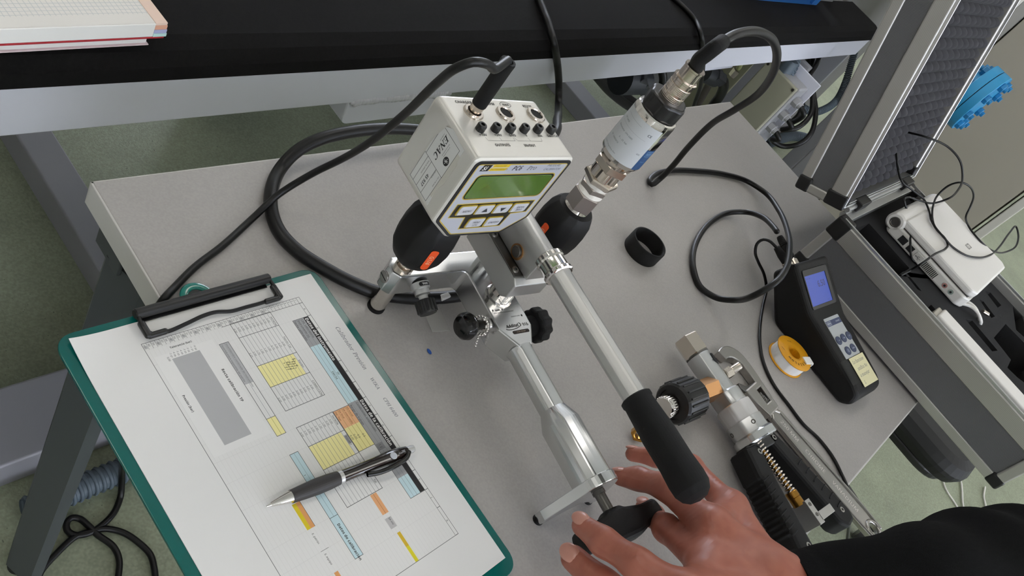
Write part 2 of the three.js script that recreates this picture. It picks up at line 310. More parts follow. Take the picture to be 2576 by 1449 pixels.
  part('sleeve', turned(v3(bx, by, 0.158), v3(bx, by, 0.24), [[0, 0], [0.0122, 0], [0.0126, 0.001], [0.0178, 0.0135], [0.0183, 0.015], [0.0183, 0.07], [0, 0.07]]), M.alu, p);
  {
    const s = new THREE.Shape(), R = 0.0205; s.moveTo(-0.036, 0.004); s.lineTo(-0.0285, 0.004); s.quadraticCurveTo(-0.014, 0.02, 0, 0.021); s.quadraticCurveTo(0.014, 0.02, 0.0285, 0.004); s.lineTo(0.036, 0.004);
    s.lineTo(0.036, 0.012); s.lineTo(0.0195, by + 0.006); s.absarc(0, by, R, 0.29, Math.PI - 0.29, false); s.lineTo(-0.036, 0.012); s.closePath();
    const pl = part('end_plate', ext(s, 0.0095, 0.0008).translate(bx, 0, 0.228), M.alu, p);
    for (const x of [-0.032, 0.032]) part('foot_ring', rod(v3(bx + x, 0, 0.2325), v3(bx + x, 0.0045, 0.2325), 0.0052, 0.0046), M.blackRubber, pl);
    const lb = new THREE.CylinderGeometry(R + 0.0003, R + 0.0003, 0.0056, 24, 1, true, 0.42, 1.5); lb.rotateX(Math.PI / 2); lb.rotateZ(0.0); lb.translate(bx, by, 0.2328);
    part('plate_label', lb, print(256, 48, (g2, w, h) => { g2.fillStyle = '#141414'; g2.beginPath(); g2.roundRect(3, 3, w - 6, h - 6, 20); g2.fill(); g2.fillStyle = '#d8d8d8'; g2.font = 'bold 30px sans-serif'; g2.textAlign = 'center'; g2.save(); g2.translate(w / 2, h / 2); g2.scale(-1, -1); g2.fillText('Fine adjust', 0, 10); g2.restore(); }), pl);
  }
  part('spindle', [rod(v3(bx, by, 0.236), v3(bx, by, 0.262), 0.0048), turned(v3(bx, by, 0.238), v3(bx, by, 0.25), [[0, 0], [0.0058, 0], [0.0058, 0.003], [0, 0.003]])], M.darkSteel, p);
  {
    const s = roundPoly([[-0.0475, -0.004], [-0.045, -0.0085], [-0.03, -0.008], [-0.012, -0.011], [-0.008, -0.0135], [0.008, -0.0135], [0.012, -0.011], [0.03, -0.008], [0.047, -0.0085], [0.0495, -0.004], [0.0495, 0.004], [0.047, 0.0085], [0.03, 0.008], [0.014, 0.012], [-0.014, 0.012], [-0.03, 0.008], [-0.045, 0.0085], [-0.0475, 0.004]], 0.0045);
    const g = ext(s, 0.019, 0.0065, 4); g.scale(1.04, 1.18, 1); g.rotateX(Math.PI / 2 - 0.06); g.translate(bx, by + 0.0105, 0.271);
    part('fine_adjust_handle', [g, rod(v3(bx, by, 0.256), v3(bx, by, 0.268), 0.0075, 0.0095)], M.blackRubber, p, 'black T shaped fine adjustment handle');
  }
  // upright piston with head block, lever on top
  part('piston', turned(v3(0.004, 0.058, 0.041), v3(0.004, 0.084, 0.041), [[0, 0], [0.0135, 0], [0.0135, 0.003], [0.0118, 0.004], [0.0118, 0.026], [0, 0.026]]), M.chrome, p);
  part('guide_rod', turned(v3(0.002, 0.06, 0.008), v3(0.002, 0.09, 0.008), [[0, 0], [0.0095, 0], [0.0095, 0.0145], [0.0088, 0.015], [0.0088, 0.0158], [0.0095, 0.016], [0.0095, 0.03], [0, 0.03]]), M.alu, p);
  const head = part('head_block', ext(roundPoly([[-0.014, 0.0], [0.054, 0.0], [0.06, 0.006], [0.06, 0.022], [0.054, 0.026], [-0.014, 0.026]], 0.001), 0.043, 0.0012).rotateY(-Math.PI / 2).translate(0.0255, 0.0815, 0), M.aluSatin, p);
  part('head_plate', span(-0.017, 0.025, 0.1072, 0.1085, -0.012, 0.053, 0.0005), M.darkSteel, head);
  for (const [x, z] of [[-0.0125, 0.006], [-0.0125, 0.046], [-0.0125, -0.006], [0.02, 0.046]]) {
    const sc = part('screw', rod(v3(x, 0.1084, z), v3(x, 0.1102, z), 0.0033, 0.003), M.steel, head); part('socket', hexBar(v3(x, 0.1098, z), v3(x, 0.1104, z), 0.0028), M.blackMatt, head);
  }
  {
    const lv = part('lever_fork', ext(roundPoly([[-0.0075, 0.109], [0.0165, 0.109], [0.0165, 0.132], [0.011, 0.1405], [-0.002, 0.1405], [-0.0075, 0.132]], [0.001, 0.001, 0.006, 0.005, 0.005, 0.006]), 0.072, 0.0008).translate(0, 0, -0.014), M.aluSatin, p);
    part('pivot_bushing', turned(v3(-0.0074, 0.1175, 0.033), v3(-0.011, 0.1175, 0.033), [[0, 0], [0.0075, 0], [0.0075, 0.0012], [0, 0.0012]]), M.copper, lv);
    const sc = part('pivot_screw', turned(v3(-0.0084, 0.119, 0.0335), v3(-0.013, 0.119, 0.0335), [[0, 0], [0.0055, 0], [0.0055, 0.0022], [0.0048, 0.0028], [0, 0.0028]]), M.darkSteel, lv);
    part('lever_collar', turned(v3(0.0045, 0.134, 0.053), v3(0.004, 0.135, 0.09), [[0, 0], [0.0125, 0], [0.0132, 0.001], [0.0132, 0.005], [0.0122, 0.0065], [0.0122, 0.016], [0.0134, 0.0175], [0.0134, 0.0205], [0.0122, 0.0215], [0, 0.0215]]), M.chrome, p);
    part('lever_rod', rod(v3(0.004, 0.135, 0.07), v3(0.001, 0.139, 0.21), 0.0102, 0.0102, 32), M.aluSatin, p);
    const a = v3(0.0015, 0.1385, 0.197), b = v3(0.0, 0.141, 0.288);
    part('lever_grip', turned(a, b, [[0, 0], [0.0115, 0], [0.0132, 0.0012], [0.0132, 0.0045], [0.0124, 0.006], [0.0128, 0.012], [0.0142, 0.035], [0.0142, 0.06], [0.0152, 0.074], [0.0148, 0.082], [0.012, 0.088], [0.0075, 0.0915], [0, 0.093]], 36), M.blackRubber, p, 'soft black rubber lever grip');
  }
  // quick connectors on both ports, orange size marks
  for (const x of [PL, PR]) {
    part('port_nipple', [turned(v3(x, 0.06, -0.001), v3(x, 0.08, -0.001), [[0, 0], [0.0085, 0], [0.0085, 0.004], [0.0065, 0.005], [0.0065, 0.012], [0.0105, 0.013], [0.0105, 0.02], [0, 0.02]])], M.nickel, p);
    const s = new THREE.Shape(); for (let i = 0; i <= 64; i++) { const t = i / 64 * Math.PI * 2, r = 1 + 0.02 * Math.cos(8 * t); s[i ? 'lineTo' : 'moveTo'](r * Math.cos(t), r * Math.sin(t)); }
    const rings = [[0.0735, 0.0115], [0.0745, 0.0145], [0.08, 0.0195], [0.09, 0.0238], [0.1, 0.0252], [0.112, 0.0252], [0.124, 0.0238], [0.1315, 0.0208], [0.1345, 0.0185], [0.1352, 0.015]], pos = [], idx = [], N = 64;
    rings.forEach(([y, r]) => { for (let i = 0; i < N; i++) { const t = i / N * Math.PI * 2, k = r * (1 - 0.018 * Math.pow(Math.abs(Math.cos(4 * t)), 8)); pos.push(k * Math.cos(t), y, k * Math.sin(t)); } });
    for (let j = 0; j + 1 < rings.length; j++) for (let i = 0; i < N; i++) { const a = j * N + i, b = j * N + (i + 1) % N; idx.push(a, a + N, b, b, a + N, b + N); }
    const bi = pos.length / 3; pos.push(0, rings[0][0], 0, 0, 0.1352, 0); for (let i = 0; i < N; i++) { idx.push(bi, i, (i + 1) % N); const q = (rings.length - 1) * N; idx.push(bi + 1, q + (i + 1) % N, q + i); }
    const g = new THREE.BufferGeometry(); g.setAttribute('position', new THREE.Float32BufferAttribute(pos, 3)); g.setIndex(idx); const cg = toCreasedNormals(g, 0.7); cg.translate(x, 0, -0.001);
    const cn = part('quick_connector', cg, M.blackRubber, p, 'black hand tightened quick connector');
    // orange mark, facing the camera side
    const ang = x < 0 ? -0.3 : -1.45, og = new THREE.CylinderGeometry(0.0257, 0.0249, 0.026, 16, 4, true, ang - 0.15, 0.30);
    og.translate(x, 0.1015, -0.001);
    part('size_mark', og, new THREE.MeshStandardMaterial({ roughness: 0.5, transparent: true, map: canvasTex(64, 220, (c, w, h) => { c.fillStyle = '#e2521c'; c.beginPath(); c.roundRect(2, 2, w - 4, h - 4, 26); c.fill(); c.fillStyle = '#f3c7a8'; c.font = '44px sans-serif'; c.textAlign = 'center'; c.save(); c.translate(w / 2, h / 2); c.rotate(Math.PI / 2); c.fillText('G1/4', 0, 15); c.restore(); }) }), cn, 'orange G1/4 mark');
  }
  // printing on the top face
  part('top_print', lying(0.04, 0.05, 0.004, 0.0602, 0.068), print(512, 640, (c, w, h) => {
    c.fillStyle = '#1a1613'; c.font = 'bold 40px sans-serif'; c.fillText('P  unit  V', 40, 175); c.font = '26px sans-serif'; c.fillText('♦', 8, 205); c.font = '22px sans-serif'; c.fillText('Δ Do not switch under pressure', 44, 208);
    c.fillText('Isolation valve', 270, 285); c.beginPath(); c.moveTo(440, 262); c.lineTo(452, 280); c.lineTo(440, 298); c.lineTo(428, 280); c.fill();
    c.font = 'italic bold 56px sans-serif'; c.fillText('Additel', 110, 420); c.font = '56px sans-serif'; c.fillText('916', 372, 425);
    c.lineWidth = 7; c.strokeStyle = '#1a1613'; c.beginPath(); c.ellipse(220, 412, 125, 34, -0.12, 0.2, Math.PI - 0.1); c.stroke(); c.beginPath(); c.ellipse(312, 395, 36, 24, 0.2, -1.4, 0.9); c.stroke();
    c.fillStyle = '#2a201b'; c.beginPath(); c.roundRect(165, 470, 260, 44, 18); c.fill(); c.fillStyle = '#b7a796'; c.font = '26px sans-serif'; c.textAlign = 'center'; c.fillText('-0.95~20 bar', 295, 500);
  }), p);
}

// ================================================================ THE PRESSURE CALIBRATOR BOX ON THE LEFT PORT
const CAL = pumpPlace(-0.079, 0.135, 0.003), CTURN = PTURN + 0.03;
const calPlace = (x, y, z) => v3(x, y, z).applyAxisAngle(v3(0, 1, 0), CTURN).add(CAL);
{
  const c = thing('pressure_calibrator', 'silver box shaped calibrator with green display and six keys on the pump port', 'calibrator', CAL, CTURN);
  const silver = std(0xd9d6cf, 0.36, 0.35), HW = 0.052, D = 0.0295, TOP = 0.099;
  const outline = k => [[-HW + k, TOP - k], [-HW + k, 0.031 + k * 0.4], [-0.027 + k * 0.3, 0.010 + k], [0.030 - k * 0.3, 0.008 + k], [HW - k, 0.028 + k * 0.4], [HW - k, TOP - k]];
  part('housing', ext(roundPoly(outline(0), [0.006, 0.003, 0.003, 0.003, 0.003, 0.006]), 2 * D + 0.004, 0.0028, 3).translate(0, 0, -D - 0.004), silver, c);
  part('port_nipple', [rod(v3(-0.005, 0, -0.004), v3(-0.005, 0.012, -0.004), 0.0075)], M.nickel, c);
  // front panel, printed
  const fp = part('front_panel', ext(roundPoly(outline(0.0022), [0.005, 0.003, 0.003, 0.003, 0.003, 0.005]), 0.0008, 0.0002).translate(0, 0, D - 0.0004), std(0x15161a, 0.4), c);
  {
    const g = new THREE.ShapeGeometry(roundPoly(outline(0.0048), [0.004, 0.002, 0.002, 0.002, 0.002, 0.004])); const p = g.attributes.position, uv = new Float32Array(p.count * 2);
    for (let i = 0; i < p.count; i++) { uv[i * 2] = (p.getX(i) + HW) / (2 * HW); uv[i * 2 + 1] = p.getY(i) / 0.104; }
    g.setAttribute('uv', new THREE.BufferAttribute(uv, 2)); g.translate(0, 0, D + 0.0006);
    const W = 1040, H = 1040, X = x => (x + 52) * 10, Y = y => H - y * 10;
    part('panel_print', g, new THREE.MeshStandardMaterial({ roughness: 0.4, map: canvasTex(W, H, k => {
      k.fillStyle = '#a9abb4'; k.fillRect(0, 0, W, H); k.strokeStyle = '#b49a2e'; k.lineWidth = 9; k.lineJoin = 'round';
      const o = outline(0.0054); k.beginPath(); o.forEach(([x, y], i) => k[i ? 'lineTo' : 'moveTo'](X(x * 1000), Y(y * 1000))); k.closePath(); k.stroke();
      k.fillStyle = '#15150f'; k.beginPath(); k.roundRect(X(-40.5), Y(83), 822, 266, 45); k.fill(); k.stroke();
      k.beginPath(); [[-40, 51], [42, 51], [42, 37], [25, 36], [23, 21], [-21, 21], [-23, 35], [-40, 36]].forEach(([x, y], i) => k[i ? 'lineTo' : 'moveTo'](X(x), Y(y))); k.closePath(); k.fill(); k.stroke();
      // logo: black slanted block with Si, two yellow bars
      k.fillStyle = '#1d1c18'; k.beginPath(); k.moveTo(X(-41), Y(93.5)); k.lineTo(X(-33), Y(93.5)); k.lineTo(X(-34.5), Y(87)); k.lineTo(X(-42.5), Y(87)); k.fill();
      k.fillStyle = '#d9d9d4'; k.font = 'italic bold 52px sans-serif'; k.fillText('Si', X(-41), Y(88));
      k.fillStyle = '#d3b425'; k.beginPath(); k.moveTo(X(-31.5), Y(93.6)); k.lineTo(X(-15), Y(93.6)); k.lineTo(X(-16), Y(90.7)); k.lineTo(X(-32.3), Y(90.7)); k.fill(); k.beginPath(); k.moveTo(X(-33), Y(90)); k.lineTo(X(-16.4), Y(90)); k.lineTo(X(-17.5), Y(87.1)); k.lineTo(X(-34), Y(87.1)); k.fill();
      k.fillStyle = '#8f7a16'; k.font = 'italic bold 25px sans-serif'; k.fillText('PRESSURE', X(-30.8), Y(91.3)); k.fillText('INSTRUMENTS', X(-33), Y(87.7));
      k.fillStyle = '#17171a'; k.font = 'italic bold 66px sans-serif'; k.save(); k.translate(X(-11), Y(87.2)); k.scale(0.82, 1); k.fillText('PC6', 0, 0); k.restore(); k.font = 'italic 58px serif'; k.fillText('Pro', X(4.6), Y(87.4));
      k.font = 'italic 32px sans-serif'; k.fillText('PRESSURE', X(24.5), Y(90.8)); k.fillText('CALIBRATOR', X(23.5), Y(86.6));
    }) }), fp);
  }
  part('display', ext(roundPoly([[-0.0392, 0.0578], [0.0395, 0.0578], [0.0395, 0.0815], [-0.0392, 0.0815]], 0.004), 0.0008, 0.0003).translate(0, 0, D + 0.0004), new THREE.MeshPhysicalMaterial({ color: 0x4a6a22, roughness: 0.25, clearcoat: 1, clearcoatRoughness: 0.08 }), c, 'dark green liquid crystal display');
  const keys = [['MENU', -0.0275, 0.0443], ['▲', -0.009, 0.0440], ['▼', 0.0098, 0.0438], ['ENTER ZERO', 0.0288, 0.0437], ['PRINT LOG', -0.0085, 0.0283], ['ON/OFF', 0.0107, 0.0281]];
  const kMat = std(0xb9bac0, 0.4), kRim = std(0xb39a35, 0.45), sl = (w, h) => roundPoly([[-w / 2, -h / 2], [w / 2, -h / 2], [w / 2, h / 2], [-w / 2, h / 2]], [0.001, 0.0028, 0.001, 0.0028]);
  for (const [t, x, y] of keys) {
    const k = part('key', ext(sl(0.0158, 0.0094), 0.0016, 0.0006).translate(x, y, D + 0.0005), kMat, c);
    part('key_rim', (() => { const s = sl(0.0172, 0.0108), h = sl(0.0158, 0.0094); s.holes.push(h); return ext(s, 0.0009, 0).translate(x, y, D + 0.0005); })(), kRim, k);
    part('key_print', plate(0.0146, 0.0084).translate(x, y, D + 0.0023), print(200, 116, (g, w, h) => {
      g.fillStyle = '#2c2d33'; g.textAlign = 'center';
      if (t === '▲' || t === '▼') { g.beginPath(); const d = t === '▲' ? 1 : -1; g.moveTo(w / 2 - 42, h / 2 + 26 * d); g.lineTo(w / 2 + 42, h / 2 + 26 * d); g.lineTo(w / 2 + 8 * d, h / 2 - 34 * d); g.fill(); }
      else { const ln = t.split(' '); g.font = (ln.length > 1 ? 38 : 44) + 'px sans-serif'; ln.forEach((s, i) => g.fillText(s, w / 2, h / 2 + 15 + (i - (ln.length - 1) / 2) * 42)); }
    }), k);
  }
  // sockets, terminals and lettering on top
  for (const [x, n] of [[-0.027, 0], [0.0055, 1], [0.0385, 2]]) {
    const z = -0.0158, s = part('socket', turned(v3(x, TOP - 0.0002, z), v3(x, TOP + 0.003, z), [[0.0045, 0], [0.0082, 0], [0.0082, 0.0014], [0.0074, 0.0022], [0.0056, 0.0024], [0.005, 0.0006], [0, 0.0006]], 32), M.nickel, c);
    part('socket_insert', turned(v3(x, TOP + 0.0001, z), v3(x, TOP + 0.002, z), [[0, 0], [0.0049, 0], [0.0049, 0.0012], [0, 0.0012]], 24), M.blackMatt, s);
  }
  for (let i = 0; i < 6; i++) {
    const x = -0.0318 + i * 0.0148, z = 0.0014; const t = part('terminal', turned(v3(x, TOP - 0.0002, z), v3(x, TOP + 0.008, z), [[0, 0], [0.0034, 0], [0.0037, 0.0006], [0.0037, 0.0048], [0.0032, 0.0057], [0.0017, 0.0059], [0.0016, 0.004], [0, 0.004]], 24), M.blackPlastic, c);
  }
  part('top_print', lying(0.104, 0.059, 0, TOP + 0.0002, 0), print(1456, 826, (g, w, h) => {
    const X = x => (x + 52) * 14, Y = z => (z + 29.5) * 14; g.fillStyle = '#22211f'; g.strokeStyle = '#3b3a38'; g.textAlign = 'center';
    const tx = (s, x, z, f) => { g.font = f; g.fillText(s, X(x), Y(z)); };
    const f = 'bold 50px sans-serif', f2 = 'bold 46px sans-serif';
    tx('CHARGER', -30, -25.2, f); tx('EPM', -2.8, -24.8, f); tx('RS232', 36, -24.4, f); g.lineWidth = 6; g.beginPath(); g.ellipse(X(12.3), Y(-26), 78, 40, 0, 0, 7); g.stroke(); tx('IDOS', 12.6, -24.9, 'bold 42px sans-serif');
    ['+10V', '+24V', 'GND', 'V', 'mA', 'SWITCH'].forEach((s, i) => tx(s, -31.5 + i * 14.8 + (i > 4 ? -0.6 : 0), 7.4, f2));
    g.lineWidth = 3; const ln = p => { g.beginPath(); p.forEach(([x, z], i) => g[i ? 'lineTo' : 'moveTo'](X(x), Y(z))); g.stroke(); };
    ln([[-31, 8.6], [-30, 12], [-3, 12], [-3, 8.6]]); ln([[-17, 8.6], [-16.5, 12]]); ln([[-2, 8.6], [0, 12], [26, 12], [27, 8.6]]); ln([[12.6, 8.6], [13.4, 12]]);
    tx('OUTPUTS', -18.5, 17.4, 'bold 48px sans-serif'); tx('IN/OUT', 9.5, 17.6, 'bold 48px sans-serif');
  }), c);
  // worn adhesive label on the left side
  {
    const s = poly([[-0.0138, 0.0355], [-0.0125, 0.078], [-0.0085, 0.0915], [-0.0025, 0.0955], [0.0166, 0.0935], [0.0168, 0.083], [0.0185, 0.081], [0.0182, 0.06], [0.0155, 0.052], [0.0165, 0.036]]), g = new THREE.ExtrudeGeometry(s, { depth: 0.0002, bevelEnabled: false });
    const p = g.attributes.position, uv = new Float32Array(p.count * 2); for (let i = 0; i < p.count; i++) { uv[i * 2] = (p.getX(i) + 0.015) / 0.034; uv[i * 2 + 1] = (p.getY(i) - 0.0345) / 0.062; }
    g.setAttribute('uv', new THREE.BufferAttribute(uv, 2)); g.rotateY(-Math.PI / 2); g.translate(-HW - 0.0001, 0, 0);
    part('side_label', g, new THREE.MeshStandardMaterial({ roughness: 0.55, map: canvasTex(544, 992, (k, w, h) => {
      k.fillStyle = '#d4d4d2'; k.fillRect(0, 0, w, h); k.fillStyle = '#c9c6bd'; k.fillRect(455, 150, 90, 700); k.strokeStyle = '#26262a'; k.lineWidth = 5; const X = z => (z + 15) * 16, Y = y => h - (y - 34.5) * 16;
      k.strokeRect(X(-11.5), Y(90), X(13.4) - X(-11.5), Y(62) - Y(90)); k.strokeRect(X(-13), Y(62), X(13.2) - X(-13), Y(36.5) - Y(62));
      for (const x of [-8, -2.5, 5]) { k.beginPath(); k.moveTo(X(x), Y(62)); k.lineTo(X(x), Y(36.5)); k.stroke(); }
      k.fillStyle = '#17171a'; k.save(); k.translate(X(-4.8), Y(88)); k.rotate(Math.PI / 2); k.font = 'italic bold 118px serif'; k.scale(1, 0.95); k.fillText('ENAC', 0, 0); k.font = '18px sans-serif'; k.fillText('CALIBRACIÓN', 20, 34); k.fillText('Alcance de acreditación', 40, -120); k.fillText('Nº 45/LC acreditado', 60, -150); k.fillText('FOR', 250, -10); k.restore();
      k.save(); k.translate(X(8.5), Y(74)); k.rotate(Math.PI / 2); k.beginPath(); k.ellipse(0, 0, 58, 50, 0, 0, 7); k.fill(); k.strokeStyle = '#d4d4d2'; k.lineWidth = 9; k.beginPath(); k.moveTo(-40, 0); k.lineTo(40, 0); k.moveTo(0, -36); k.lineTo(0, 36); k.moveTo(-22, -26); k.lineTo(22, 26); k.stroke(); k.restore();
      k.save(); k.translate(X(0.2), Y(52.5)); k.rotate(Math.PI / 2); k.font = 'bold 62px sans-serif'; k.fillText('45 937', 0, 0); k.font = '24px sans-serif'; k.fillText('Fecha de calibración', -130, 90); k.fillText('Laboratorio', -140, -80); k.fillText('Cert. nº de serie', -130, -165); k.restore();
    }) }), c);
  }
  // charger plug and its lead
  const plug = thing('charger_plug', 'black round charger plug standing in the calibrator top socket', 'plug', calPlace(-0.027, TOP + 0.0022, -0.0158), CTURN);
  part('tip', turned(v3(0, -0.002, 0), v3(0, 0.01, 0), [[0, 0], [0.004, 0], [0.0046, 0.002], [0.0052, 0.006], [0.0052, 0.009], [0, 0.009]]), M.nickel, plug);
  const body = part('plug_body', turned(v3(0, 0.006, 0), v3(0.001, 0.046, 0.0), [[0, 0], [0.0054, 0], [0.0058, 0.001], [0.0058, 0.036], [0.006, 0.04], [0.0056, 0.0415], [0.0038, 0.0415], [0.003, 0.038], [0, 0.038]]), M.blackRubber, plug);
  const P0 = plug.position.clone().add(v3(0.0005, 0.043, 0));
  cable('charger_lead', 'thin black charger lead arching from the calibrator plug across the desk to the clipboard', [P0, P0.clone().add(v3(0.0, 0.0045, 0)), at(1243, 174, 0.2885), at(1231, 164, 0.294), at(1214, 158, 0.297), at(1190, 156, 0.297), at(1150, 170, 0.288), at(1100, 208, 0.262), at(1020, 285, 0.205), at(930, 358, 0.14), at(860, 400, 0.09), at(780, 440, 0.05), at(700, 490, 0.02), at(640, 545, 0.0055), at(560, 618, 0.0032), at(490, 672, 0.0032), at(440, 722, 0.0032), at(412, 752, 0.004), at(396, 776, -0.01), at(378, 830, -0.08), at(350, 930, -0.2), at(325, 1050, -0.36), at(310, 1130, -0.52)], 0.0032, M.blackCable);
}

// ================================================================ THE PRESSURE TRANSDUCER ON THE RIGHT PORT
{
  const B = pumpPlace(PR, 0.1352, -0.001), t = thing('pressure_transducer', 'steel cylindrical pressure transducer with paper label standing on the pump port', 'transducer', B);
  const Y = y => v3(0, y, 0), y0 = 0.1352, S = 1;
  const seg = (name, prof, mat, lab, n = 40) => part(name, turned(Y(0), Y(1), prof.map(([r, y]) => [r, y - y0]), n), mat, t, lab);
  seg('base_ring', [[0, 0.1345], [0.0125, 0.1345], [0.0135, 0.136], [0.0125, 0.139], [0, 0.139]], M.chrome);
  part('lower_nut', hexBar(Y(0.1385 - y0), Y(0.158 - y0), 0.0265, 0.3), M.zinc, t);
  seg('thread_tape', [[0, 0.157], [0.0125, 0.157], [0.0137, 0.1585], [0.0135, 0.1615], [0.0125, 0.163], [0, 0.163]], std(0xe6e2da, 0.7), 'white thread sealing tape');
  part('lock_nut', hexBar(Y(0.162 - y0), Y(0.169 - y0), 0.0255, 0.5), M.zinc, t);
  seg('thread_tape', [[0, 0.168], [0.0125, 0.168], [0.0136, 0.169], [0.0136, 0.1725], [0.012, 0.174], [0, 0.174]], std(0xe6e2da, 0.7));
  part('adapter_flange', hexBar(Y(0.173 - y0), Y(0.179 - y0), 0.031, 0.1), M.nickel, t);
  seg('adapter', [[0, 0.178], [0.0142, 0.178], [0.0142, 0.192], [0.015, 0.193], [0, 0.193]], M.nickel);
  part('body_nut', hexBar(Y(0.1905 - y0), Y(0.2 - y0), 0.031, 0.4), M.nickel, t);
  seg('neck', [[0, 0.199], [0.0165, 0.199], [0.017, 0.2005], [0.017, 0.2065], [0, 0.2065]], M.nickel);
  seg('body', [[0, 0.2055], [0.0195, 0.2055], [0.0207, 0.2075], [0.0207, 0.257], [0.0198, 0.26], [0.0185, 0.261], [0, 0.261]], M.chrome, undefined, 56);
  // label and blue band, wrapped round the body
  const camA = -1.22, lab = new THREE.CylinderGeometry(0.0209, 0.0209, 0.0445, 40, 1, true, camA - 1.35, 2.15); lab.translate(0, 0.2325 - y0, 0);
  part('rating_label', lab, new THREE.MeshStandardMaterial({ roughness: 0.5, map: canvasTex(720, 712, (k, w, h) => {
    k.fillStyle = '#b9bcbe'; k.fillRect(0, 0, w, h); k.fillStyle = '#4a4c50'; k.font = 'bold 56px sans-serif'; k.fillText('CE', 560, 150); k.font = '34px sans-serif';
    k.fillText('CPT 6400', 90, 190); k.fillText('Manometer  CPH 6400', 90, 330); k.fillText('0 … 25  bar', 250, 440); k.fillText('P#  1A00GK10', 90, 520); k.fillText('400', 610, 470); k.font = '26px sans-serif'; k.fillText('D-63911 Klingenberg, Main', 60, 660); k.fillStyle = '#8b8e92'; k.fillRect(90, 90, 330, 4); k.fillRect(90, 230, 500, 3);
  }) }), t);
  const bl = new THREE.CylinderGeometry(0.0209, 0.0209, 0.024, 16, 1, true, camA + 0.79, 0.62); bl.translate(0, 0.2215 - y0, 0);
  part('blue_label', bl, new THREE.MeshStandardMaterial({ roughness: 0.45, map: canvasTex(200, 260, (k, w, h) => { k.fillStyle = '#1d4470'; k.fillRect(0, 0, w, h); k.strokeStyle = '#6f8fb0'; k.lineWidth = 5; k.strokeRect(40, 20, 130, 60); k.fillStyle = '#6f8fb0'; k.font = 'bold 44px sans-serif'; k.fillText('WIKA', 46, 66); k.font = '22px sans-serif'; k.fillText('Pressure', 50, 160); }) }), t, 'dark blue maker label');
  part('cap', (() => { const s = new THREE.Shape(); for (let i = 0; i <= 72; i++) { const a = i / 72 * Math.PI * 2, r = 0.0185 - 0.0016 * Math.pow(Math.abs(Math.cos(3 * a)), 3); s[i ? 'lineTo' : 'moveTo'](r * Math.cos(a), r * Math.sin(a)); } const h = new THREE.Path(); h.absarc(0, 0, 0.0128, 0, 6.2832, true); s.holes.push(h); const g = ext(s, 0.0165, 0.0025, 3); g.rotateX(-Math.PI / 2); g.translate(0, 0.2605 - y0, 0); return g; })(), M.blackPlastic, t, 'black plastic union cap');
  seg('socket_ring', [[0.0105, 0.2605], [0.0127, 0.2605], [0.0127, 0.2755], [0.0105, 0.2755]], M.nickel);
  // knurled plug
  const knurl = new THREE.CylinderGeometry(0.0107, 0.0107, 0.0068, 144, 16); { const p = knurl.attributes.position; for (let i = 0; i < p.count; i++) { const x = p.getX(i), z = p.getZ(i), a = Math.atan2(x, z), r = Math.hypot(x, z); if (r > 0.009) { const k = 1 + 0.016 * Math.sin(a * 24 + p.getY(i) * 2200) * Math.sin(a * 24 - p.getY(i) * 2200); p.setX(i, x * k); p.setZ(i, z * k); } } knurl.computeVertexNormals(); }
  const k1 = knurl.clone(), k2 = knurl.clone(); k1.translate(0, 0.2792 - y0, 0); k2.translate(0, 0.2882 - y0, 0);
  seg('plug_shell', [[0, 0.264], [0.0098, 0.264], [0.0102, 0.2752], [0.0102, 0.292], [0.0106, 0.2925], [0.0106, 0.2955], [0.0112, 0.296], [0.0112, 0.298], [0.009, 0.2985], [0.009, 0.308], [0.0096, 0.3085], [0.0096, 0.3102], [0.0072, 0.3106], [0, 0.3106]], M.nickel);
  part('knurled_ring', k1, M.nickel, t); part('knurled_ring', k2, M.nickel, t);
  const R0 = q => q.sub(B);
  const bend = [v3(0, 0.3 - y0, 0), v3(0, 0.3095 - y0, 0), R0(at(1759, 151, 0.317)), R0(at(1778, 136, 0.325)), R0(at(1798, 120, 0.333)), R0(at(1818, 105, 0.336))];
  part('strain_relief', new THREE.TubeGeometry(curve(bend), 30, 0.0064, 18), M.blackRubber, t); const e = bend[5].clone().add(B), e1 = bend[4].clone().add(B);
  cable('transducer_cable', 'black instrument cable looping from the transducer over the desk to the handheld gauge', [e1, e, at(1852, 86, 0.341), at(1900, 79, 0.343), at(1938, 95, 0.338), at(1954, 130, 0.322), at(1946, 180, 0.292), at(1905, 238, 0.242), at(1850, 275, 0.2), at(1790, 312, 0.15), at(1730, 372, 0.09), at(1690, 420, 0.045), at(1660, 450, 0.016), at(1640, 464, 0.006), at(1634, 456, 0.0048), at(1650, 438, 0.0045), at(1690, 429, 0.0045), at(1750, 430, 0.0045), at(1820, 438, 0.0045), at(1880, 456, 0.006), at(1925, 485, 0.012), at(1960, 530, 0.03), at(1982, 585, 0.055), at(1986, 630, 0.077), at(1975, 680, 0.093), at(1945, 715, 0.092), at(1900, 742, 0.07), at(1850, 755, 0.03), at(1800, 748, 0.009), at(1762, 722, 0.0045), at(1745, 680, 0.0045), at(1744, 635, 0.0045), at(1760, 592, 0.0045), at(1790, 557, 0.0045), at(1835, 535, 0.007), at(1880, 534, 0.018), at(1918, 546, 0.04), at(1945, 570, 0.058), at(1954, 582, 0.064)], 0.0042, M.blackCable);
}

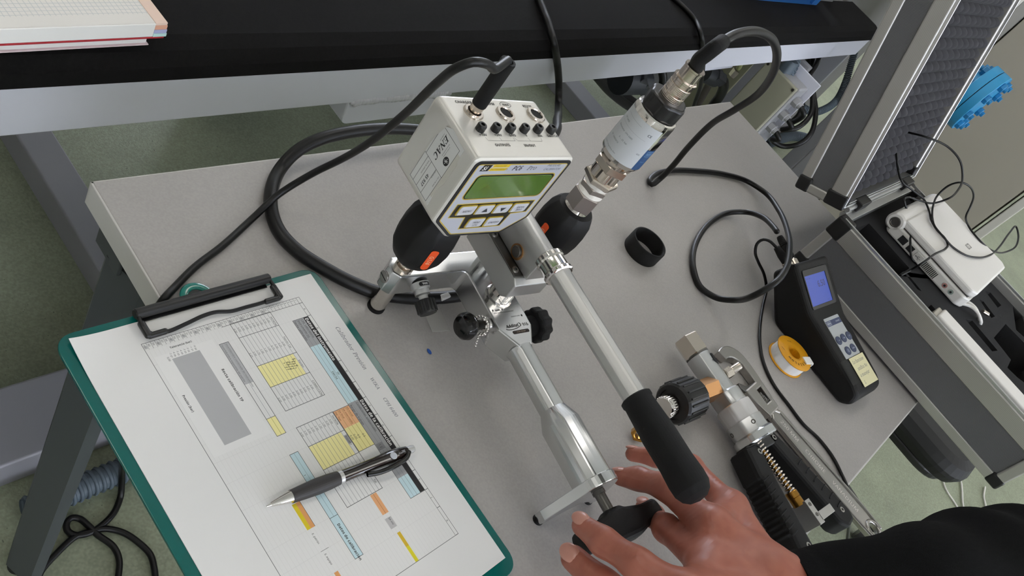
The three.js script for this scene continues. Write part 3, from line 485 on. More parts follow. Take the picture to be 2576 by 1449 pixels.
// ================================================================ CLIPBOARD, SHEET AND PEN
const CLIP = v3(0.2133, T, -0.3012), KTURN = 0.0197;                    // origin: the sheet's far left corner
{
  const c = thing('clipboard', 'translucent green acrylic clipboard with black wire clip hanging over the desk edge', 'clipboard', CLIP, KTURN);
  const acr = new THREE.MeshPhysicalMaterial({ color: 0x07706a, roughness: 0.16, transmission: 0.35, thickness: 0.003, ior: 1.49, attenuationColor: new THREE.Color(0x0a8a72), attenuationDistance: 0.006 });
  part('board', flatTop(roundPoly([[-0.0085, -0.0065], [0.2175, -0.0065], [0.2175, 0.309], [-0.0085, 0.309]], 0.016), 0.0022, 0.0052, 0.0006), acr, c);
  // hanging eyelet
  const ring = new THREE.TorusGeometry(0.0105, 0.0035, 10, 28, Math.PI); ring.scale(1, 1, 0.4); ring.rotateX(-Math.PI / 2); ring.translate(0.105, 0.0037, -0.0085); part('eyelet', ring, std(0x0a7a70, 0.15, 0, { clearcoat: 0.6 }), c);
  // spring clip: rolled bar at the back, bowed wire with two square shoulders in front
  const A = v3(0.0485, 0.0115, -0.0035), B = v3(0.1665, 0.0115, -0.0035);
  part('clip_bar', [rod(A, B, 0.0043, 0.0043, 20, 0.001), span(0.0495, 0.1655, 0.0062, 0.0115, -0.0075, -0.003, 0.001)], M.blackPlastic, c);
  part('clip_jaw', span(0.052, 0.163, 0.0062, 0.0072, -0.003, 0.002, 0.0003), M.blackPlastic, c);
  const W = [[0.0505, 0.0125, -0.002], [0.0495, 0.012, 0.004], [0.05, 0.0112, 0.011], [0.0535, 0.0105, 0.0158], [0.066, 0.009, 0.0166], [0.082, 0.009, 0.0146], [0.097, 0.009, 0.0122], [0.108, 0.009, 0.0122], [0.12, 0.009, 0.0152], [0.134, 0.009, 0.0156], [0.149, 0.009, 0.0158], [0.161, 0.0105, 0.0155], [0.1652, 0.0112, 0.011], [0.1655, 0.012, 0.004], [0.165, 0.0125, -0.002]].map(p => v3(...p));
  part('clip_wire', cord(W, 0.0016, 120, 10), M.blackCable, c);
  for (const s of [0, 1]) {
    const x = s ? 0.1655 : 0.05, k = s ? -1 : 1;
    part('clip_shoulder', [box(0.0055, 0.005, 0.0155, x, 0.0105, 0.0105, 0.0022), box(0.0165, 0.0048, 0.0048, x + k * 0.007, 0.0098, 0.0163, 0.0022)], M.blackPlastic, c, 'black plastic clip shoulder');
  }
}
{
  const sh = thing('printed_sheet', 'white printed calibration form with coloured cells clamped on the green clipboard', 'paper', CLIP, KTURN);
  const N = 40, g = new THREE.BoxGeometry(0.21, 0.0006, 0.297, N, 1, N); const p = g.attributes.position;
  for (let i = 0; i < p.count; i++) {
    const x = p.getX(i) + 0.105, z = p.getZ(i) + 0.1485; let y = p.getY(i);
    if (x < 0.03 && z < 0.05) { const t = Math.max(0, 1 - x / 0.03) * Math.max(0, 1 - z / 0.05); y += 0.0035 * t * t; }
    p.setXYZ(i, x, y + 0.0056, z);
  }
  g.computeVertexNormals();
  const W = 2048, H = 1448, S = W / 297;                                 // drawn landscape: u along the long side, v from the right edge
  const map = canvasTex(W, H, k => {
    const U = u => u * S, R = (u0, v0, u1, v1, c) => { k.fillStyle = c; k.fillRect(U(u0), U(v0), U(u1 - u0), U(v1 - v0)); };
    const Ln = (u0, v0, u1, v1, w = 1.2, c = '#3a3a3c') => { k.strokeStyle = c; k.lineWidth = w; k.beginPath(); k.moveTo(U(u0), U(v0)); k.lineTo(U(u1), U(v1)); k.stroke(); };
    const Bx = (u0, v0, u1, v1, w = 2.2) => { k.strokeStyle = '#3a3a3c'; k.lineWidth = w; k.strokeRect(U(u0), U(v0), U(u1 - u0), U(v1 - v0)); };
    const Tx = (s, u, v, px, c = '#333', st = '') => { k.fillStyle = c; k.font = st + px + 'px sans-serif'; k.fillText(s, U(u), U(v)); };
    k.fillStyle = '#dddcda'; k.fillRect(0, 0, W, H);
    const cols = [25, 38.7, 66.8, 87.7, 110, 126, 143.5, 165.4, 199.2, 217.5, 234.6, 260.4], letters = 'ABCDEFGHIJK';
    for (let v = 28; v < 166; v += 3.3) Ln(25, v, 260, v, 1, '#cfcdcb');
    for (const u of cols) Ln(u, 25, u, 166, 1, '#cbc9c8');
    Bx(19, 25, 260.4, 166, 2); Ln(25, 25, 25, 103, 2); Ln(19, 28.2, 260, 28.2, 1.6);
    cols.forEach((u, i) => { Ln(u, 25, u, 28.2, 2.4); if (i < 11) Tx(letters[i], (u + cols[i + 1]) / 2 - 1, 27.7, 17, '#444'); });
    for (let i = 0; i < 41; i++) { const v = 28.2 + i * 3.36; Ln(19, v, 25, v, 1.2); Tx(String(i + 1), 20.3, v + 2.7, 15, '#555'); if (i % 3 === 1 && i > 8) R(21.5, v + 0.4, 24, v + 2.9, 'rgba(90,90,95,0.35)'); }
    // black heading bars, grey and blue fields
    R(39, 28.4, 217.3, 33.2, '#211f20'); R(39, 33.2, 67, 44, '#9d9d9f'); R(67, 33.2, 125.4, 44, '#bfd7dd'); R(125.4, 33.2, 199, 44, '#9d9d9f'); R(199, 33.2, 217.6, 44, '#bfd7dd');
    for (const v of [36.8, 40.4]) { Ln(39, v, 217.5, v, 1.4, '#6b7478'); } Bx(39, 28.4, 217.5, 44);
    Tx('Datos del instrumento', 40, 32.4, 29, '#e8e8e6', 'bold '); Tx('Datos de la calibración', 126.5, 32.4, 29, '#e8e8e6', 'bold ');
    Tx('Cód. Laboratorio', 40, 36.2, 18); Tx('Instrumento (s)', 40, 39.8, 18); Tx('Fecha calibración', 40, 43.4, 18); Tx('TP', 96, 36.2, 19); Tx('EMC04', 94, 39.8, 18); Tx('Condiciones ambientales', 127, 36.6, 18); Tx('Rango de trabajo', 127, 43.2, 18); R(166, 37, 172, 43.6, '#7d7d80'); Tx('1 2', 167, 41, 18);
    // orange and yellow fields of the second block
    R(126.5, 44, 143.2, 60, '#e5b085'); R(143.2, 44, 165.3, 60, '#e8df9c'); for (const v of [48, 52, 56]) Ln(126.5, v, 165.3, v, 1.4, '#8d7a3c'); Bx(126.5, 44, 165.3, 60);
    ['EA inicial', 'EA intermedia', 'EA final', 'INC Patr'].forEach((s, i) => Tx(s, 127.4, 47.2 + i * 4, 16, '#7a4a22')); Tx('0.5', 153, 48.6, 17); Tx('0.5', 152, 53, 17); Tx('0.05', 150.5, 56, 17); Tx('0.05', 150, 59.2, 17);
    // first table
    const tab = (u0, v0, u1, v1, step) => { for (let v = v0; v <= v1 + 0.01; v += step) Ln(u0, v, u1, v, 1.5, '#77777a'); Bx(u0, v0, u1, v1, 2.4); };
    R(67.3, 61.4, 87.7, 95.2, '#ebe2a0'); tab(24.5, 57.6, 110.4, 95.3, 3.42); for (const u of [38.7, 67, 87.6]) Ln(u, 57.6, u, 95.3, 2.4);
    Tx('PATRÓN', 29, 60.6, 17); Tx('Patrón Cal', 50, 60.6, 17); Tx('Equipo', 74, 60.6, 17); Tx('CORRECCIÓN', 95, 60.6, 17);
    for (let i = 0; i < 10; i++) { const v = 64.2 + i * 3.42; Tx((i * 0.5).toFixed(2), 29.5, v, 15, '#666'); Tx((i * 0.25).toFixed(2), 54, v, 15, '#666'); Tx((0.01 * i).toFixed(2), 98, v, 15, '#666'); }
    k.strokeStyle = '#57523a'; k.lineWidth = 2; for (let i = 0; i < 26; i++) { const u = 71 + (i * 37 % 100) / 12, v = 63 + (i * 53 % 100) / 9; k.beginPath(); k.moveTo(U(u), U(v)); k.lineTo(U(u + 1.2), U(v + 0.9 * ((i % 3) - 1))); k.lineTo(U(u + 0.4), U(v + 1.6)); k.stroke(); }
    // second table
    R(144.4, 64.3, 165.4, 95.2, '#ebe2a0'); tab(126.3, 60.4, 199.2, 95.4, 3.5); for (const u of [144, 165.5]) Ln(u, 60.4, u, 95.4, 2.4); R(148, 60.6, 156, 63.8, '#9b9a9e'); Tx('PATRÓN', 129, 63.3, 16); Tx('EQUIPO', 149, 63.3, 16); Tx('Tol.', 190, 63.3, 16);
    for (let i = 0; i < 9; i++) Tx((i * 0.5).toFixed(2), 131, 67 + i * 3.5, 15, '#666');
    // narrow strips
    tab(38.8, 104.9, 126.3, 112.8, 3.95); R(39, 105, 78, 112.6, 'rgba(150,150,155,0.65)'); R(110.5, 105.1, 126.1, 112.6, '#ebe2a0'); Ln(110.5, 104.9, 110.5, 112.8, 2.2); Ln(110.5, 108.8, 126, 108.8, 1.5, '#8d8540');
    Tx('Incertidumbre combinada del instrumento', 40, 108.2, 15, '#666'); Tx('Incertidumbre expandida del patrón', 40, 112, 15, '#666');
    R(143.6, 105, 234.5, 112.4, '#bcd3d9'); Ln(143.6, 108.6, 200, 108.6, 1.4, '#6f858c'); Bx(143.6, 105, 234.5, 112.4); Ln(200, 105, 200, 112.4, 2); Tx('Datos de calibración', 206, 110, 22, '#333', 'bold '); Tx('1', 162, 111.6, 16);
    R(199.7, 67.4, 217.6, 73.5, '#dfa473'); Ln(199.7, 70.4, 217.6, 70.4, 1.4, '#8a5a2e'); R(221, 68, 230, 74, '#b5b3b3'); Tx('EA mV', 221.5, 70.8, 15); R(234.6, 68.6, 247, 71.6, '#cfae2c'); R(247, 68.6, 260.2, 71.6, '#d8cd25');
    R(178, 128.8, 199.4, 132, '#d6bf22'); R(178, 125.2, 199.4, 128.8, '#d99a60'); Ln(178, 125.2, 199.4, 125.2, 1.6); Ln(217.4, 125, 217.4, 132, 1.4); Tx('E. patrón', 203, 130.6, 15); Tx('E. equipo', 220, 130.6, 15); R(234.8, 128.6, 252, 132, '#d99a60');
    // chart
    R(32.5, 115.5, 122, 163, '#e0dfdd'); R(38, 129.2, 116.4, 151.6, '#adadae'); Tx('Recta calibración TP', 59, 122.6, 22, '#333', 'bold '); Tx('Presión (bar)', 68.5, 159.6, 17, '#333', 'bold '); k.save(); k.translate(U(29.5), U(148.5)); k.rotate(-Math.PI / 2); k.fillStyle = '#333'; k.font = 'bold 16px sans-serif'; k.fillText('Tolerancia (bar)', 0, 0); k.restore();
    for (let i = 0; i < 8; i++) { Tx('-' + i, 32.6, 131.6 + i * 2.8, 13); Tx('0' + i, 35, 132 + i * 2.8, 13); } Tx('0,00', 35.5, 154.4, 14);
    // handwriting
    k.fillStyle = '#6a6c72'; k.font = 'italic 35px serif'; k.save(); k.translate(U(57), U(11)); k.fillText('Calibrador', 0, 0); k.fillText('Presión', U(28), 0); k.font = 'italic 30px serif'; k.fillText('WIKA', U(55), 0); k.fillText('CPH 6400', U(76), 4); k.restore();
  });
  // top face: u along z, v along -x
  const nrm = g.attributes.normal, uv = g.attributes.uv;
  for (let i = 0; i < p.count; i++) uv.setXY(i, nrm.getY(i) > 0.5 ? p.getZ(i) / 0.297 : 0.002, nrm.getY(i) > 0.5 ? p.getX(i) / 0.21 : 0.002);
  part('sheet', g, new THREE.MeshStandardMaterial({ map, roughness: 0.75 }), sh);
}
{
  const tip = at(670, 1274, 0.009), end = at(1040, 1128, 0.0125), L = tip.distanceTo(end);
  const p = thing('ballpoint_pen', 'smoky black ballpoint pen with silver tip lying on the printed sheet', 'pen', v3(tip.x, T + 0.0062, tip.z));
  const a = v3(0, 0.0028, 0), b = end.clone().sub(tip); b.y = 0.0062; const k = L / 0.142;
  const seg = (n, pr, m, lab) => part(n, turned(a, b, pr.map(([r, y]) => [r, y * k]), 28), m, p, lab);
  seg('point', [[0, 0], [0.0006, 0], [0.001, 0.003], [0.0011, 0.0045], [0, 0.0045]], M.chrome);
  seg('cone', [[0, 0.004], [0.0016, 0.004], [0.0032, 0.012], [0.0047, 0.0215], [0, 0.0215]], M.chrome);
  seg('grip', [[0, 0.021], [0.0049, 0.021], [0.0056, 0.032], [0.0062, 0.044], [0.006, 0.055], [0.0054, 0.064], [0, 0.064]], std(0x2d2a2a, 0.55), 'dark grey rubber grip');
  seg('ring', [[0, 0.0635], [0.0054, 0.0635], [0.0054, 0.0675], [0, 0.0675]], M.aluSatin);
  seg('barrel', [[0, 0.067], [0.0049, 0.067], [0.0047, 0.08], [0.0049, 0.1], [0.0057, 0.115], [0.0055, 0.126], [0.0042, 0.134], [0, 0.136]], new THREE.MeshPhysicalMaterial({ color: 0x241e1c, roughness: 0.12, clearcoat: 0.6 }), 'smoky translucent barrel');
  seg('push_button', [[0, 0.135], [0.0033, 0.135], [0.0034, 0.1395], [0.0028, 0.142], [0, 0.1422]], M.aluSatin);
  // curved clip along the near side, with printed emblem
  const d = b.clone().sub(a).normalize(), side = v3(-d.z, 0, d.x).multiplyScalar(-1).normalize(); if (side.z < 0) side.negate();
  const pt = (t, o, u) => a.clone().addScaledVector(d, t * k).addScaledVector(side, o).add(v3(0, u, 0));
  const clipPts = [pt(0.134, 0.002, 0.003), pt(0.128, 0.0062, 0.0035), pt(0.115, 0.0085, 0.0032), pt(0.1, 0.0085, 0.002), pt(0.0885, 0.0062, 0.0012)];
  const cg = new THREE.TubeGeometry(curve(clipPts), 30, 0.0021, 10); part('pocket_clip', cg, M.blackGloss, p);
  const em = new THREE.SphereGeometry(0.0031, 20, 12); em.scale(1, 0.1, 1); const ep = pt(0.1165, 0.0012, 0.0057); em.translate(ep.x, ep.y, ep.z); part('emblem', em, std(0xb9bec6, 0.4), p);
  const lt = lying(0.0115, 0.0042, 0, 0, 0, Math.atan2(-d.z, d.x)); const lp = pt(0.127, 0.0006, 0.0058); lt.translate(lp.x, lp.y - 0.0004, lp.z);
  part('lettering', lt, print(230, 84, (g2) => { g2.fillStyle = '#aeb2b8'; g2.font = '66px sans-serif'; g2.fillText('RBW', 22, 66); }), p);
}

// ================================================================ SMALL THINGS ON THE DESK
{
  const c = at(1616, 636, 0.0); const ring = single('black_cap_ring', turned(v3(0, 0, 0), v3(0, 1, 0), [[0.0222, 0], [0.0245, 0], [0.0252, 0.0015], [0.0252, 0.0195], [0.0244, 0.0215], [0.0228, 0.0215], [0.0219, 0.0195], [0.0219, 0.0]], 56), M.blackRubber, 'short black rubber ring standing alone on the grey desk', 'ring', v3(0.889, T, -0.219));
}
{
  const n = thing('brass_nut', 'small brass compression nut lying on the desk beside the lever grip', 'nut', at(1594, 1096, 0));
  const s = new THREE.Shape(); for (let i = 0; i < 6; i++) { const t = i * Math.PI / 3; s[i ? 'lineTo' : 'moveTo'](0.0085 * Math.cos(t), 0.0085 * Math.sin(t)); } s.closePath(); const h = new THREE.Path(); h.absarc(0, 0, 0.0042, 0, 6.3, true); s.holes.push(h);
  const g = ext(s, 0.009, 0.001); g.rotateY(-1.1); g.rotateX(-0.5); g.translate(0.002, 0.0086, 0); part('nut_body', g, M.brass, n);
}
{
  const cx = 1.0, cz = -0.004, t = thing('thread_tape_roll', 'yellow spool of white thread sealing tape lying flat on the desk', 'tape roll', v3(cx, T, cz));
  const yel = std(0xd9980f, 0.42), tilt = new THREE.Group();
  const fl = (y0, y1, R) => turned(v3(0, y0, 0), v3(0, 1, 0), [[0.0105, 0], [R - 0.0006, 0], [R, 0.0006], [R, y1 - y0 - 0.0004], [R - 0.0006, y1 - y0], [0.0105, y1 - y0], [0.0105, 0]], 56);
  part('lower_flange', fl(0, 0.0018, 0.0275), yel, t); 
  const up = part('upper_flange', fl(0.0165, 0.0183, 0.0275), yel, t);
  part('hub', turned(v3(0, 0, 0), v3(0, 1, 0), [[0.0095, 0], [0.011, 0], [0.011, 0.0183], [0.0095, 0.0183], [0.0095, 0]], 40), yel, t);
  part('tape', turned(v3(0, 0.0018, 0), v3(0, 1, 0), [[0.011, 0], [0.0252, 0], [0.0254, 0.0007], [0.0254, 0.0141], [0.0252, 0.0147], [0.011, 0.0147]], 56), std(0xe9e8e6, 0.75), t, 'white thread tape');
  part('tape_end', [box(0.016, 0.0022, 0.0115, 0.019, 0.0186, 0.012, 0.0009).rotateY(-0.35), box(0.003, 0.012, 0.0115, 0.0262, 0.0125, 0.0125, 0.0012).rotateY(-0.35)], std(0xe9e8e6, 0.75), t, 'loose end of the white tape');
  part('flange_print', lying(0.055, 0.055, 0, 0.0186, 0, 0), print(512, 512, (g, w) => {
    g.fillStyle = '#3a2a08'; g.font = 'bold 50px sans-serif'; g.textAlign = 'center'; const s = 'DEXIFLOW'; g.translate(w / 2, w / 2);
    [...s].forEach((ch, i) => { g.save(); g.rotate(2.72 + i * 0.275); g.translate(0, -150); g.fillText(ch, 0, 0); g.restore(); }); g.fillRect(-150, -150, 6, 50); g.save(); g.rotate(0.5); g.font = '24px sans-serif'; g.fillText('P.T.F.E.', 0, -160); g.restore();
  }), t);
}

// ================================================================ ADJUSTABLE WRENCH
{
  const A = v3(0.882, T, 0.03), E = v3(0.8905, T, 0.2), w = thing('adjustable_wrench', 'chrome vanadium adjustable wrench lying beside the plier pump over the desk edge', 'wrench', A, Math.atan2(E.x - A.x, E.z - A.z));
  // local z runs along the handle, x to the right; jaw at negative z
  const h = ext(roundPoly([[-0.0115, 0.002], [0.0115, 0.002], [0.0125, 0.06], [0.0155, 0.16], [0.0155, 0.178], [0.008, 0.19], [-0.008, 0.19], [-0.0155, 0.178], [-0.0155, 0.16], [-0.0125, 0.06]], [0.002, 0.002, 0.02, 0.01, 0.01, 0.008, 0.008, 0.01, 0.01, 0.02]), 0.0065, 0.0012);
  const hs = roundPoly([[-0.0115, 0.002], [0.0115, 0.002], [0.0125, 0.06], [0.0155, 0.16], [0.0155, 0.178], [0.008, 0.19], [-0.008, 0.19], [-0.0155, 0.178], [-0.0155, 0.16], [-0.0125, 0.06]], 0.008); const hole = new THREE.Path(); hole.absarc(0, 0.175, 0.0078, 0, 6.2832, true); hs.holes.push(hole);
  const hg = ext(hs, 0.0062, 0.001); hg.rotateX(Math.PI / 2); hg.translate(0, 0.0092, 0); part('handle', hg, M.steel, w);
  // raised rims along the handle and round the hanging hole
  part('handle_rim', [cord([v3(-0.0105, 0.0088, 0.012), v3(-0.0118, 0.0088, 0.06), v3(-0.0142, 0.0088, 0.155), v3(-0.0125, 0.0088, 0.18)], 0.0024), cord([v3(0.0105, 0.0088, 0.012), v3(0.0118, 0.0088, 0.06), v3(0.0142, 0.0088, 0.155), v3(0.0125, 0.0088, 0.18)], 0.0024), cord([v3(-0.0105, 0.0088, 0.012), v3(0, 0.0088, 0.004), v3(0.0105, 0.0088, 0.012)], 0.002)], M.steel, w);
  const tor = new THREE.TorusGeometry(0.0098, 0.0026, 12, 36); tor.rotateX(Math.PI / 2); tor.translate(0, 0.0088, 0.175); part('hole_rim', tor, M.steel, w);
  // head with fixed jaw, sliding jaw and worm screw
  const hd = new THREE.Shape(); hd.moveTo(-0.012, -0.006); hd.lineTo(0.0115, -0.006); hd.bezierCurveTo(0.0165, 0.02, 0.026, 0.045, 0.0235, 0.058); hd.bezierCurveTo(0.02, 0.074, 0.005, 0.078, -0.008, 0.074); hd.lineTo(-0.006, 0.063); hd.bezierCurveTo(0.004, 0.064, 0.0105, 0.058, 0.0115, 0.05); hd.lineTo(0.008, 0.028); hd.lineTo(-0.016, 0.028); hd.bezierCurveTo(-0.018, 0.016, -0.014, 0.006, -0.012, -0.006);
  const win = new THREE.Path(); win.moveTo(-0.002, 0.005); win.lineTo(0.0075, 0.005); win.lineTo(0.0105, 0.021); win.lineTo(0.0005, 0.021); win.closePath(); hd.holes.push(win); const HS = 1.2;
  const hdg = ext(hd, 0.011, 0.0016, 3); hdg.rotateX(-Math.PI / 2); hdg.scale(HS, 1, HS); part('head', hdg.translate(0, 0.0005, 0), M.steel, w);
  part('sliding_jaw', ext(roundPoly([[-0.018, 0.029], [0.0065, 0.029], [0.0072, 0.034], [-0.012, 0.037], [-0.02, 0.046], [-0.024, 0.04]], 0.002), 0.0095, 0.001).rotateX(-Math.PI / 2).translate(0, 0.001, 0), M.darkSteel, w);
  const worm = []; for (let i = 0; i < 6; i++) { const t = new THREE.TorusGeometry(0.0034, 0.0011, 8, 24); t.translate(0, 0, 0.0022 * (i - 2.5)); t.rotateY(0.2); t.translate(0.0042, 0.0065, -0.013); worm.push(t); } worm.push(rod(v3(0.0055, 0.0065, -0.0205), v3(0.003, 0.0065, -0.0055), 0.0032)); part('worm_screw', worm, M.darkSteel, w, 'dark knurled worm screw');
  part('stamped_text', lying(0.016, 0.142, 0, 0.0094, 0.087, 0), print(96, 852, (g, W2, H2) => { g.save(); g.translate(26, 20); g.rotate(Math.PI / 2); g.fillStyle = '#e4e0da'; g.font = '50px sans-serif'; g.fillText('250 MM', 0, 0); g.fillText('CHROME', 255, 0); g.fillText('VANADIUM', 530, 0); g.restore(); }), w);
}

// ================================================================ THE PLIER-HANDLED TEST PUMP
{
  const O = v3(0.79, T, 0.041), p = thing('plier_test_pump', 'aluminium test pump with two black squeeze handles lying on the desk', 'test pump', O, Math.atan2(-0.12, 0.993));
  const ay = 0.0255, ax = (z) => v3(0, ay, z);
  const seg = (n, z0, prof, m, lab) => part(n, turned(ax(z0), ax(z0 + 1), prof, 44), m, p, lab);
  part('inlet_nut', hexBar(ax(-0.131), ax(-0.107), 0.0275, 0.35), M.nickel, p, 'plated hexagon inlet nut');
  seg('inlet_ring', -0.1085, [[0, 0], [0.0135, 0], [0.0142, 0.002], [0.0135, 0.0045], [0, 0.0045]], M.darkSteel);
  seg('pump_body', -0.1055, [[0, 0], [0.0138, 0], [0.0146, 0.001], [0.0146, 0.052], [0, 0.052]], M.aluBrushed);
  seg('collar', -0.056, [[0, 0], [0.0162, 0], [0.0182, 0.002], [0.0182, 0.0165], [0.0192, 0.018], [0, 0.018]], M.aluBrushed);
  seg('adjust_ring', -0.0385, [[0, 0], [0.0202, 0], [0.0206, 0.0012], [0.0206, 0.0185], [0.0202, 0.02], [0, 0.02]], std(0xd0cfcf, 0.55, 0.85), 'matt silver adjusting ring');
  seg('sleeve', -0.0185, [[0, 0], [0.0214, 0], [0.0216, 0.001], [0.0216, 0.016], [0, 0.016]], M.aluBrushed);
  seg('end_flange', -0.003, [[0, 0], [0.0228, 0], [0.0252, 0.0022], [0.0252, 0.0095], [0.024, 0.0112], [0, 0.0112]], M.alu);
  for (const a of [-2.0, -0.55]) { const q = v3(0.0213 * Math.sin(a), ay + 0.0213 * Math.cos(a), -0.0115), n = v3(Math.sin(a), Math.cos(a), 0); part('set_screw', turned(q, q.clone().add(n), [[0, 0], [0.0026, 0], [0.0026, 0.0006], [0.0018, 0.0008], [0.0014, 0.0002], [0, 0.0002]], 18), M.darkSteel, p); }
  part('flow_mark', ext(poly([[-0.0035, -0.006], [0.0035, -0.006], [0.0035, 0.001], [0.0065, 0.001], [0, 0.009], [-0.0065, 0.001], [-0.0035, 0.001]]), 0.0003, 0).rotateX(Math.PI / 2).rotateZ(-0.32).translate(0.0047, ay + 0.0143, -0.094), M.blackMatt, p, 'black arrow mark');
  // side nipple
  const n0 = v3(0.0105, ay + 0.009, -0.072), n1 = v3(0.03, ay + 0.020, -0.0735);
  part('side_nipple', [hexBar(n0, n0.clone().lerp(n1, 0.45), 0.0115), turned(n0, n1, [[0, 0.009], [0.0048, 0.009], [0.0048, 0.0215], [0.0036, 0.0222], [0.003, 0.018], [0, 0.018]], 24)], M.nickel, p);
  // relief valve with copper nut and ribbed black knob
  const kz = -0.0655, ky = 0.0255, K = x => v3(x - (x < -0.02 ? 0.013 : 0), ky, kz);
  part('valve_nut', [hexBar(K(-0.012), K(-0.036), 0.024, 0.2), turned(K(-0.03), K(-0.06), [[0, 0], [0.008, 0], [0.008, 0.012], [0, 0.012]])], M.copper, p, 'copper coloured valve nut');
  const kr = []; kr.push(turned(K(-0.04), K(-1), [[0, 0], [0.019, 0], [0.0225, 0.002], [0.0225, 0.036], [0.0205, 0.0385], [0.0165, 0.039], [0.0165, 0.037], [0, 0.037]], 48));
  for (let i = 0; i < 18; i++) { const t = i * Math.PI / 9, y = ky + 0.0222 * Math.cos(t), z = kz + 0.0222 * Math.sin(t); const b = box(0.031, 0.0036, 0.0022, 0, 0, 0, 0.0009); b.rotateX(t); b.translate(-0.0715, y, z); kr.push(b); }
  part('relief_knob', kr, M.blackPlastic, p, 'ribbed black plastic relief knob');
  const kb = [turned(K(-0.076), K(-1), [[0, 0], [0.0105, 0], [0.0115, 0.001], [0.0115, 0.0165], [0.0105, 0.0185], [0, 0.0185]], 40)]; for (let i = 0; i < 26; i++) { const t = i / 26 * Math.PI * 2, b = box(0.014, 0.0016, 0.0016, 0, 0, 0, 0.0005); b.rotateX(t); b.translate(-0.099, ky + 0.0114 * Math.cos(t), kz + 0.0114 * Math.sin(t)); kb.push(b); }
  part('knob_button', kb, M.chrome, p, 'knurled chrome button');
  // handles
  const gripL = (() => {                                                 // ribbed outer edge
    const pts = []; const A = [-0.0365, 0.008], B = [-0.0635, 0.126], n = 10; pts.push([-0.0115, 0.009]); pts.push([A[0], A[1]]);
    for (let i = 0; i <= n; i++) { const t = 0.28 + 0.5 * i / n, x = A[0] + (B[0] - A[0]) * t, z = A[1] + (B[1] - A[1]) * t; pts.push([x - 0.0014, z]); pts.push([x + 0.0008, z + 0.0028]); }
    pts.push([B[0] + 0.001, B[1] - 0.004]); pts.push([-0.0535, 0.135]); pts.push([-0.0355, 0.133]); pts.push([-0.021, 0.055]); return roundPoly(pts, 0.0018);
  })();
  const hl = part('handle', flatTop(gripL, 0.006, 0.034, 0.005), M.blackRubber, p, 'ribbed black squeeze handle');
  for (let i = 0; i < 9; i++) { const t = 0.3 + 0.5 * i / 8, x = -0.027 - 0.026 * t, z = 0.01 + 0.116 * t; part('grip_rib', box(0.015, 0.0022, 0.0016, 0, 0, 0, 0.0008).rotateY(0.15).translate(x - 0.0035, 0.034, z), M.blackRubber, hl); }
  const gripR = roundPoly([[0.0165, 0.006], [0.0345, 0.004], [0.0455, 0.04], [0.0695, 0.116], [0.0665, 0.127], [0.05, 0.131], [0.0385, 0.122], [0.027, 0.06]], 0.004);
  const hr = part('handle', flatTop(gripR, 0.004, 0.03, 0.004), M.blackRubber, p, 'slotted black squeeze handle');
  for (let i = 0; i < 6; i++) { const t = 0.36 + 0.1 * i, x = 0.025 + 0.031 * t, z = 0.006 + 0.116 * t; part('grip_rib', box(0.0125, 0.0018, 0.0014, 0, 0, 0, 0.0006).rotateY(0.25).translate(x + 0.004, 0.0302, z), M.blackRubber, hr); }
  const scr = (x, y, z, h) => part('screw', turned(v3(x, y, z), v3(x, y + 1, z), [[0.0014, -0.0006], [0.0032, -0.0006], [0.0032, 0.0005], [0.0026, 0.0008], [0.0016, 0.0008], [0.0014, -0.0004], [0, -0.0004]], 24), M.steel, h);
  scr(-0.019, 0.034, 0.018, hl); scr(-0.043, 0.034, 0.119, hl); scr(0.0262, 0.03, 0.012, hr); scr(0.0545, 0.03, 0.112, hr);
  part('hinge_block', [span(-0.028, 0.03, 0.012, 0.03, 0.006, 0.018, 0.002)], M.blackPlastic, p);
  // spring on its guide, brass end piece, steel bracket
  const sp = []; for (let i = 0; i <= 220; i++) { const t = i / 220, a = t * 15 * Math.PI * 2; sp.push(v3(-0.003 + 0.0048 * Math.cos(a), 0.027 + 0.0048 * Math.sin(a), 0.008 + t * 0.062)); }
  part('spring', new THREE.TubeGeometry(curve(sp), 420, 0.0011, 6), M.nickel, p); part('guide_pin', rod(v3(-0.003, 0.027, 0.006), v3(-0.003, 0.027, 0.078), 0.0024), M.brass, p);
  part('brass_end', turned(v3(-0.003, 0.026, 0.068), v3(-0.001, 0.024, 0.1), [[0, 0], [0.0062, 0], [0.0068, 0.001], [0.0068, 0.007], [0.0062, 0.0075], [0.0066, 0.008], [0.0066, 0.0165], [0, 0.0165]], 28), M.brass, p, 'brass spring end piece');
  part('bracket', [span(-0.004, 0.006, 0.0335, 0.0347, 0.083, 0.111, 0.0005), span(0.004, 0.034, 0.0335, 0.0347, 0.099, 0.1085, 0.0005), span(-0.004, -0.0028, 0.008, 0.0345, 0.083, 0.111, 0.0005), span(-0.02, -0.003, 0.008, 0.0092, 0.1, 0.125, 0.0005)], std(0xb9b7b4, 0.4, 0.9), p, 'folded steel bracket');
  for (const z of [0.0885, 0.1005]) part('bracket_screw', turned(v3(0.001, 0.0345, z), v3(0.001, 1, z), [[0, 0], [0.0022, 0], [0.0022, 0.0006], [0.0012, 0.0008], [0, 0.0002]], 18), M.darkSteel, p);
}

